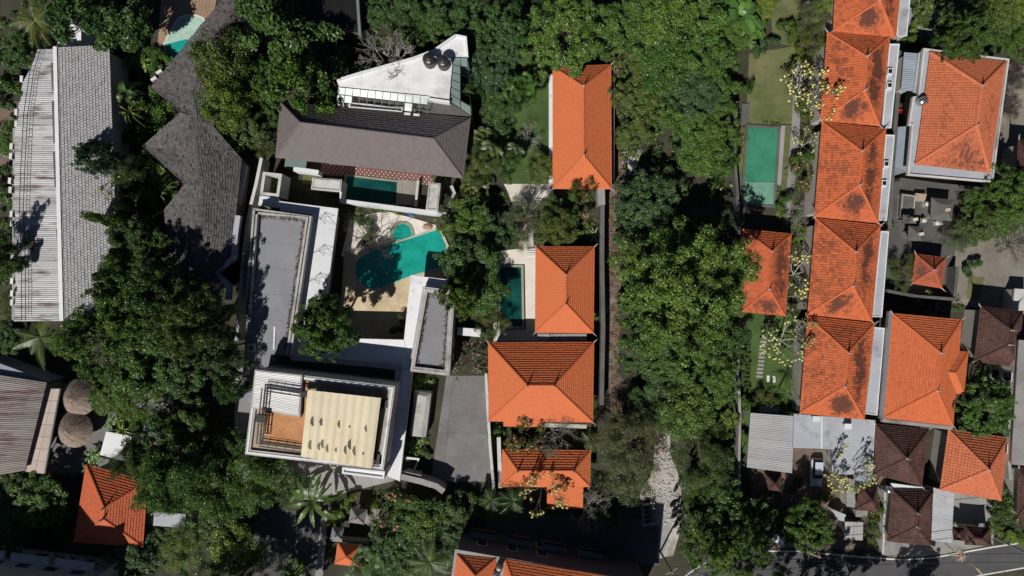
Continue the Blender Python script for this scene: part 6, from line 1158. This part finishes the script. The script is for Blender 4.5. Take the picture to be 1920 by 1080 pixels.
undergrowth('undergrowth', 'planting around the right-hand yards', [[(1715, -10), (1930, -10), (1930, 110), (1740, 88), (1700, 75)], [(1790, 350), (1930, 340), (1930, 420), (1800, 470)], [(1830, 690), (1890, 690), (1890, 800), (1800, 800), (1815, 740)], [(1880, 940), (1930, 930), (1930, 1010), (1860, 1005)], [(1665, 545), (1800, 560), (1800, 590), (1670, 585)]], 'leaf_mid', .7, .28, .7, seed=8)
undergrowth('hedge', 'lit green hedge along the white courtyard wall above the pool', [[(642, 388), (700, 390), (835, 408), (840, 425), (775, 408), (725, 397), (690, 402), (650, 418)]], 'leaf_yellow', 2.6, .18, .7, .25, .5, 40, seed=9, cat='hedge')
undergrowth('hedge', 'narrow hedge between driveway and stepped slab', [[(800, 790), (808, 790), (796, 870), (784, 872)], [(770, 700), (802, 703), (800, 735), (775, 732)], [(760, 822), (785, 825), (782, 858), (756, 855)]], 'leaf_bright', 2.5, .2, .8, .25, .5, 40, seed=10, cat='hedge')
undergrowth('undergrowth', 'scattered weeds along the pale alley and the littered strip', [[(1222, 800), (1236, 800), (1232, 880), (1206, 930), (1198, 925)], [(1250, 800), (1262, 800), (1290, 900), (1280, 1000), (1268, 1000), (1272, 910), (1252, 850)], [(1160, 300), (1176, 300), (1172, 720), (1152, 720)]], 'leaf_mid', .7, .26, .5, .3, .7, 26, seed=12)
undergrowth('dry_debris', 'dry brown branches and leaf litter on the strip beside the garden wall', [[(1136, 290), (1172, 290), (1166, 360), (1172, 460), (1162, 560), (1160, 700), (1200, 760), (1150, 780), (1134, 640)], [(1210, 800), (1240, 790), (1255, 850), (1230, 870)]], 'flower_dry', 2.2, .22, .35, .3, .7, 24, seed=11, cat='debris')

# ------------------------------------------------------------------ vehicles and small things
def dup(root, loc, rotz, label, group=None):
    r = root.copy(); COL.objects.link(r); r.location = loc; r.rotation_euler = (0, 0, rotz); r['label'] = label
    if group: r['group'] = group
    for ch in list(root.children):
        c = ch.copy(); COL.objects.link(c); c.parent = r
        for s in list(ch.children):
            d = s.copy(); COL.objects.link(d); d.parent = c
    return r
def V3(*a): return Vector(a)
def loft(mb, secs):
    n = len(secs[0]); vs = [v for s in secs for v in s]; fs = [(i * n + k, i * n + (k + 1) % n, (i + 1) * n + (k + 1) % n, (i + 1) * n + k) for i in range(len(secs) - 1) for k in range(n)]
    fs += [tuple(range(n - 1, -1, -1)), tuple((len(secs) - 1) * n + k for k in range(n))]; return mb.add(vs, fs)
def make_car(name, label, paint_m, Lc=4.2, Wc=1.72, Hc=1.5):
    """length along Y, front towards -Y"""
    t = thing(name, label, 'car', (0, 0, 0)); mb = MB(); secs = []
    for y, hw, zl, zt in ((-.5, .38, .35, .55), (-.47, .46, .25, .70), (-.36, .5, .2, .82), (-.2, .5, .2, .92), (.0, .5, .2, .95), (.25, .5, .2, .95), (.42, .5, .22, .93), (.49, .47, .28, .88), (.5, .42, .4, .75)):
        w = hw * Wc; secs.append([V3(-w, y * Lc, zl), V3(w, y * Lc, zl), V3(w, y * Lc, zt - .12), V3(w * .86, y * Lc, zt), V3(-w * .86, y * Lc, zt), V3(-w, y * Lc, zt - .12)])
    loft(mb, secs).build('body', paint_m, t, True)
    mb = MB(); secs = []
    for y, hw, zt in ((-.2, .40, .93), (-.08, .385, 1.36), (.05, .385, Hc), (.3, .385, Hc), (.44, .37, 1.38), (.49, .38, .95)):
        w = hw * Wc; secs.append([V3(-w * 1.08, y * Lc, .88), V3(w * 1.08, y * Lc, .88), V3(w, y * Lc, zt - .05), V3(w * .85, y * Lc, zt), V3(-w * .85, y * Lc, zt), V3(-w, y * Lc, zt - .05)])
    loft(mb, secs).build('cabin', M['window'], t)
    MB().prism([V3(-.34 * Wc, -.02 * Lc, 0), V3(.34 * Wc, -.02 * Lc, 0), V3(.345 * Wc, .41 * Lc, 0), V3(-.345 * Wc, .41 * Lc, 0)], Hc - .03, Hc + .03).build('roof_panel', paint_m, t)
    for sx in (-1, 1):
        for y in (-.31, .31):
            w = MB(); c = V3(sx * Wc * .44, y * Lc, .31); w.tube([c - V3(.1, 0, 0), c + V3(.1, 0, 0)], .31, 14); o = w.build('wheel', M['rubber'], t); MB().tube([c - V3(.11, 0, 0), c + V3(.11, 0, 0)], .17, 10).build('rim', M['chrome'], o)
        MB().box(V3(sx * Wc * .36, -.475 * Lc, .58), .34, .16, .14).build('headlight', M['lamp_glass'], t); MB().box(V3(sx * Wc * .4, .49 * Lc, .62), .2, .08, .2).build('tail_light', M['red_plastic'], t)
        MB().box(V3(sx * Wc * .56, -.12 * Lc, .95), .2, .12, .14).build('mirror', paint_m, t)
    return t
c1 = make_car('parked_car', 'silver-blue car parked in shade beside the carport', M['car_blue']); c1.location = P(1531, 886, .7); c1.location.z = .04; c1.rotation_euler = (0, 0, -.04)
c2 = make_car('parked_car', 'white vehicle half hidden under banana leaves beside the road', M['car_white'], 4.6, 1.8, 1.7); c2.location = P(1464, 1008, .7); c2.location.z = .04; c2.rotation_euler = (0, 0, 1.35)
def make_bike():
    t = thing('motorbike', 'x', 'motorbike', (0, 0, 0), 'motorbikes parked by the rubble alley')
    for x in (-.62, .62):
        mb = MB(); c = V3(x, 0, .28); n = 16
        ring = [V3(x + .25 * math.cos(a), 0, .28 + .25 * math.sin(a)) for a in [2 * math.pi * k / n for k in range(n + 1)]]
        w = mb.tube(ring, .055, 6, False).build('wheel', M['rubber'], t); MB().tube([c - V3(0, .03, 0), c + V3(0, .03, 0)], .2, 10).build('rim', M['gray_metal'], w)
    mb = MB(); loft(mb, [[V3(x, -w, zl), V3(x, w, zl), V3(x, w, zt), V3(x, -w, zt)] for x, w, zl, zt in ((-.85, .06, .6, .7), (-.6, .14, .45, .74), (-.2, .16, .28, .7), (.1, .13, .25, .42), (.35, .16, .25, .5), (.5, .17, .3, .95), (.62, .1, .6, 1.0))]); mb.build('body', M['bike_black'], t, True)
    mb = MB(); loft(mb, [[V3(x, -w, .70), V3(x, w, .70), V3(x, w * .8, z), V3(x, -w * .8, z)] for x, w, z in ((-.8, .09, .78), (-.5, .14, .82), (-.15, .15, .8), (.02, .11, .76))]); mb.build('seat', M['rubber'], t, True)
    MB().tube([V3(.42, -.34, 1.02), V3(.52, -.15, 1.0), V3(.55, 0, .98), V3(.52, .15, 1.0), V3(.42, .34, 1.02)], .025, 6).build('handlebar', M['chrome'], t); MB().tube([V3(.62, 0, .28), V3(.5, 0, .98)], .035, 6).build('fork', M['chrome'], t)
    MB().lathe(V3(.66, 0, .86), [(.09, -.08), (.1, 0), (.06, .1)], 10).build('headlight', M['lamp_glass'], t); MB().box(V3(-.88, 0, .62), .06, .16, .09).build('tail_light', M['red_plastic'], t)
    for s in (-1, 1): MB().box(V3(.47, s * .3, 1.1), .03, .13, .09).build('mirror', M['chrome'], t)
    MB().box(V3(.4, 0, .52), .35, .3, .02).build('leg_shield', M['gray_metal'], t); return t
bk = make_bike(); first = True
BK = [(1217, 943, .1, 'topmost motorbike of the row left of the alley'), (1217, 952, .05, 'second motorbike of the row left of the alley'), (1217, 961, -.05, 'third motorbike of the row left of the alley'), (1218, 969, .08, 'fourth motorbike of the row left of the alley'), (1218, 978, 0, 'lowest motorbike of the row left of the alley'),
      (1270, 913, .9, 'lone black motorbike at the top of the pale alley'), (1266, 945, .5, 'upper motorbike of the shaded group right of the alley'), (1270, 955, .55, 'middle motorbike of the shaded group right of the alley'), (1268, 966, .5, 'lower motorbike of the shaded group right of the alley'), (1284, 948, 1.3, 'motorbike under the tree right of the alley'), (1270, 981, .8, 'motorbike at the foot of the shaded group by the alley')]
for x, y, a, lab in BK:
    loc = P(x, y, .5); loc.z = .05
    if first: bk.location = loc; bk.rotation_euler = (0, 0, a); bk['label'] = lab; first = False
    else: dup(bk, loc, a, lab)
def make_ac():
    t = thing('air_conditioner', 'x', 'air conditioner', (0, 0, 0), 'outdoor air conditioner units'); MB().box(V3(0, 0, .05), .85, .42, .62).build('casing', M['ac'], t)
    g = MB().tube([V3(-.12, -.21, .36), V3(-.12, -.235, .36)], .24, 14).build('fan_grille', M['dark_wall'], t); MB().tube([V3(-.12, -.232, .36), V3(-.12, -.25, .36)], .06, 8).build('fan_hub', M['ac'], g)
    for x in (-.3, .3): MB().box(V3(x, 0, 0), .06, .4, .05).build('foot', M['gray_metal'], t)
    return t
ac = make_ac(); first = True; ordn = ['topmost', 'second', 'third', 'fourth', 'fifth', 'sixth', 'seventh', 'eighth', 'ninth', 'tenth', 'eleventh', 'twelfth', 'lowest']
ACS = [(x, y, 5.25 if y > 240 else 6.0, 1.5, ordn[i] + ' air conditioner along the left side of the corrugated wing') for i, (x, y) in enumerate(((46, 150), (36, 212), (36, 234), (27, 276), (26, 294), (24, 340), (25, 357), (27, 402), (28, 420), (29, 482), (28, 527), (28, 550), (28, 567)))]
ACS += [(302, 137, 3.0, .6, 'upper of two air conditioners beside the shingle roof corner'), (292, 150, 3.0, .6, 'lower of two air conditioners beside the shingle roof corner'), (641, 197, 6.0, -.1, 'left air conditioner under the terrace skylight'), (765, 216, 6.0, -.1, 'middle air conditioner under the terrace skylight'), (782, 218, 6.0, -.1, 'right air conditioner under the terrace skylight'),
        (979, 1028, 3.56, 2.97, 'left air conditioner on the bottom apartment balconies'), (1065, 1046, 3.56, 2.97, 'middle air conditioner on the bottom apartment balconies'), (1143, 1064, 3.56, 2.97, 'right air conditioner on the bottom apartment balconies')]
for x, y, z, a, lab in ACS:
    if first: ac.location = P(x, y, z); ac.rotation_euler = (0, 0, a); ac['label'] = lab; first = False
    else: dup(ac, P(x, y, z), a, lab)
A_, B_ = P(-40, 1016, 0), P(226, 1050, 0); out = V3(.13, .99, 0)
for i in range(4):
    p = lerp(A_, B_, .58 + i * .105) + out * .3; p.z = 1.4; dup(ac, p, math.pi - .13 + 0, ['first', 'second', 'third', 'last'][i] + ' air conditioner from the left on the corner hotel wall')
# blue chair and boulder on the pool patio
c = P(770, 404, .5); c.z = .05; t = thing('plastic_chair', 'blue plastic chair on the hedge edge above the plunge pool', 'chair', c); s = M['blue_plastic']
MB().box(c + V3(0, 0, .42), .5, .5, .05, .2).build('seat', s, t); MB().box(c + V3(-.05, .24, .45), .5, .05, .45, .2).build('backrest', s, t)
for dx in (-1, 1):
    MB().box(c + V3(dx * .25, 0, .62), .06, .45, .04, .2).build('armrest', s, t)
    for dy in (-1, 1): MB().tube([c + V3(dx * .24, dy * .22, 0), c + V3(dx * .2, dy * .2, .43)], .03, 5).build('leg', s, t)
mb = MB(); g = random.Random(5); vs = []; n = 12
for r, z in ((.55, .0), (.66, .15), (.6, .4), (.35, .55)):
    for k in range(n): a = 2 * math.pi * k / n; vs.append(P(802, 426, 0) + V3(math.cos(a) * r * 1.15 * g.uniform(.9, 1.1), math.sin(a) * r * .62 * g.uniform(.9, 1.1), z + .1))
mb.add(vs, [(i * n + k, i * n + (k + 1) % n, (i + 1) * n + (k + 1) % n, (i + 1) * n + k) for i in range(3) for k in range(n)] + [tuple(3 * n + k for k in range(n))]); tag(mb.build('boulder', M['boulder'], None, True), 'tan boulder on the patio near the corner of the turquoise pool', 'boulder')
# decorated bamboo poles by the road
def penjor(label, pts, seed, tuft=None):
    q = [P(x, y, z) for x, y, z in pts]; t = thing('festival_pole', label, 'pole', Vector((q[0].x, q[0].y, 0))); g = random.Random(seed)
    MB().tube(q, [.07 - .045 * i / (len(q) - 1) for i in range(len(q))], 6).build('pole', M['straw'], t); mb = MB()
    for a, b in zip(q[-3:], q[-2:]):
        for i in range(14):
            p = lerp(a, b, i / 14); 
            for k in range(3): e = g.uniform(0, 6.28); mb.tube([p, p + V3(math.cos(e) * .16, math.sin(e) * .16, -.25)], [.05, .02], 4)
    if tuft is not None:
        c = P(*tuft)
        for i in range(90):
            e = g.uniform(0, 6.28); r = g.uniform(.4, 1.35); mb.tube([c + V3(0, 0, g.uniform(-.4, .4)), c + V3(math.cos(e) * r * .6, math.sin(e) * r * .6, .15), c + V3(math.cos(e) * r, math.sin(e) * r, g.uniform(-.7, .1))], [.03, .035, .012], 4)
    mb.build('palm_leaf_decoration', M['straw'], t, kind='stuff')
penjor('decorated bamboo festival pole with a pale tuft beside the road', [(1773, 1021, 0), (1783, 1028, 2.2), (1800, 1040, 4.6), (1818, 1055, 6.6), (1832, 1066, 7.6), (1839, 1073, 7.4), (1843, 1078, 6.9)], 1, (1800, 1040, 4.6))
penjor('decorated festival pole curving out from behind the dense roadside tree', [(1518, 1012, 0), (1522, 1020, 4), (1530, 1030, 8.5), (1536, 1040, 10.2), (1539, 1046, 10.3), (1530, 1042, 10.0), (1520, 1037, 9.4)], 2)
# utility poles and wires
def upole(label, x, y, h, arm):
    c = P(x, y, 0); t = thing('utility_pole', label, 'pole', c); MB().tube([c, c + V3(0, 0, h)], [.16, .11], 8).build('shaft', M['concrete'], t); MB().box(c + V3(0, 0, h - .7), 1.8, .12, .14, arm).build('crossarm', M['gray_metal'], t)
    MB().tube([c + V3(0, 0, h - 1.2), c + V3(-.9 * math.cos(arm + 1.3), -.9 * math.sin(arm + 1.3), h - .9)], .05, 6).build('lamp_arm', M['gray_metal'], t); MB().box(c + V3(-1.2 * math.cos(arm + 1.3), -1.2 * math.sin(arm + 1.3), h - .98), .7, .28, .12, arm + 1.3).build('lamp_head', M['ac'], t); return c + V3(0, 0, h - .6)
w1 = upole('grey utility pole with a lamp beside the road at the lower right', 1866, 1008, 8.5, .2); w2 = upole('grey utility pole at the mouth of the rubble alley', 1238, 1034, 8.0, .5); w3 = P(2500, 900, 0) + V3(0, 0, 8)
for i, (a, b, dy) in enumerate(((w2, w1, -.6), (w2, w1, .6), (w1, w3, 0))):
    a, b = a + V3(0, dy, 0), b + V3(0, dy, 0); mid = [lerp(a, b, f / 12) - V3(0, 0, 1.2 * 4 * (f / 12) * (1 - f / 12)) for f in range(13)]
    o = MB().tube(mid, .035, 4).build('power_line', M['black']); tag(o, ['lower power line sagging over the road', 'upper power line sagging over the road', 'power line leaving the frame at the lower right'][i], 'wire')
# odds and ends
for i, (x, y, z) in enumerate(((1665, 917, 2.6),)):
    c = P(1663, 917, 3.2); t = thing('round_tank', 'small round silver tank at the corner of the brown road-side roof', 'water tank', c); MB().lathe(c, [(.5, 0), (.55, .3), (.5, .8), (.2, 1.0)], 16).build('tank_body', M['chrome'], t, True); MB().lathe(c - V3(0, 0, 3.2), [(.1, 0), (.1, 3.2)], 8).build('stand', M['gray_metal'], t)
c = P(1782, 525, 0); t = thing('blue_tub', 'small blue tub in the temple yard passage', 'tub', c); MB().lathe(c, [(.32, .05), (.42, .5), (.38, .5), (.3, .12)], 14).build('tub', M['blue_plastic'], t); MB().lathe(c, [(.44, .47), (.44, .52), (.38, .52)], 14).build('rim', M['blue_plastic'], t)
c = P(1785, 546, 0); t = thing('white_drum', 'small white round drum below the tiny red pavilion', 'drum', c); MB().lathe(c, [(.35, .0), (.38, .2), (.35, .7)], 14).build('drum', M['ac'], t); MB().lathe(c, [(.36, .7), (.36, .78), (.1, .8)], 14).build('lid', M['ac'], t)
c = P(1686, 216, 0)
for i, (x, y, m_, lab) in enumerate(((1687, 210, 'red_plastic', 'red crate in the alley beside the big house'), (1694, 220, 'sandstone', 'tan crate in the alley beside the big house'))):
    c = P(x, y, 0); t = thing('crate', lab, 'crate', c); q = [c + V3(a, b, 0) for a, b in ((-.45, -.3), (.45, -.3), (.45, .3), (-.45, .3))]; MB().prism(q, .05, .5, [inset(q, .06)]).build('sides', M[m_], t); MB().prism(inset(q, .03), .0, .08).build('bottom', M[m_], t)
mb = MB(); g = random.Random(9)
for i in range(420):
    x, y = g.uniform(1205, 1276), g.uniform(820, 985)
    if not point_in([(1228, 800), (1256, 850), (1278, 905), (1274, 985), (1205, 985), (1202, 925), (1225, 880)], x, y): continue
    r = g.uniform(.06, .24); mb.lathe(P(x, y, 0) + V3(0, 0, .04), [(r * g.uniform(.8, 1.1), 0), (r, r * .4), (r * .5, r * .75)], 5)
o = mb.build('loose_rubble', M['rubble']); o['kind'] = 'stuff'; tag(o, 'loose broken stones scattered over the pale alley', 'rubble')
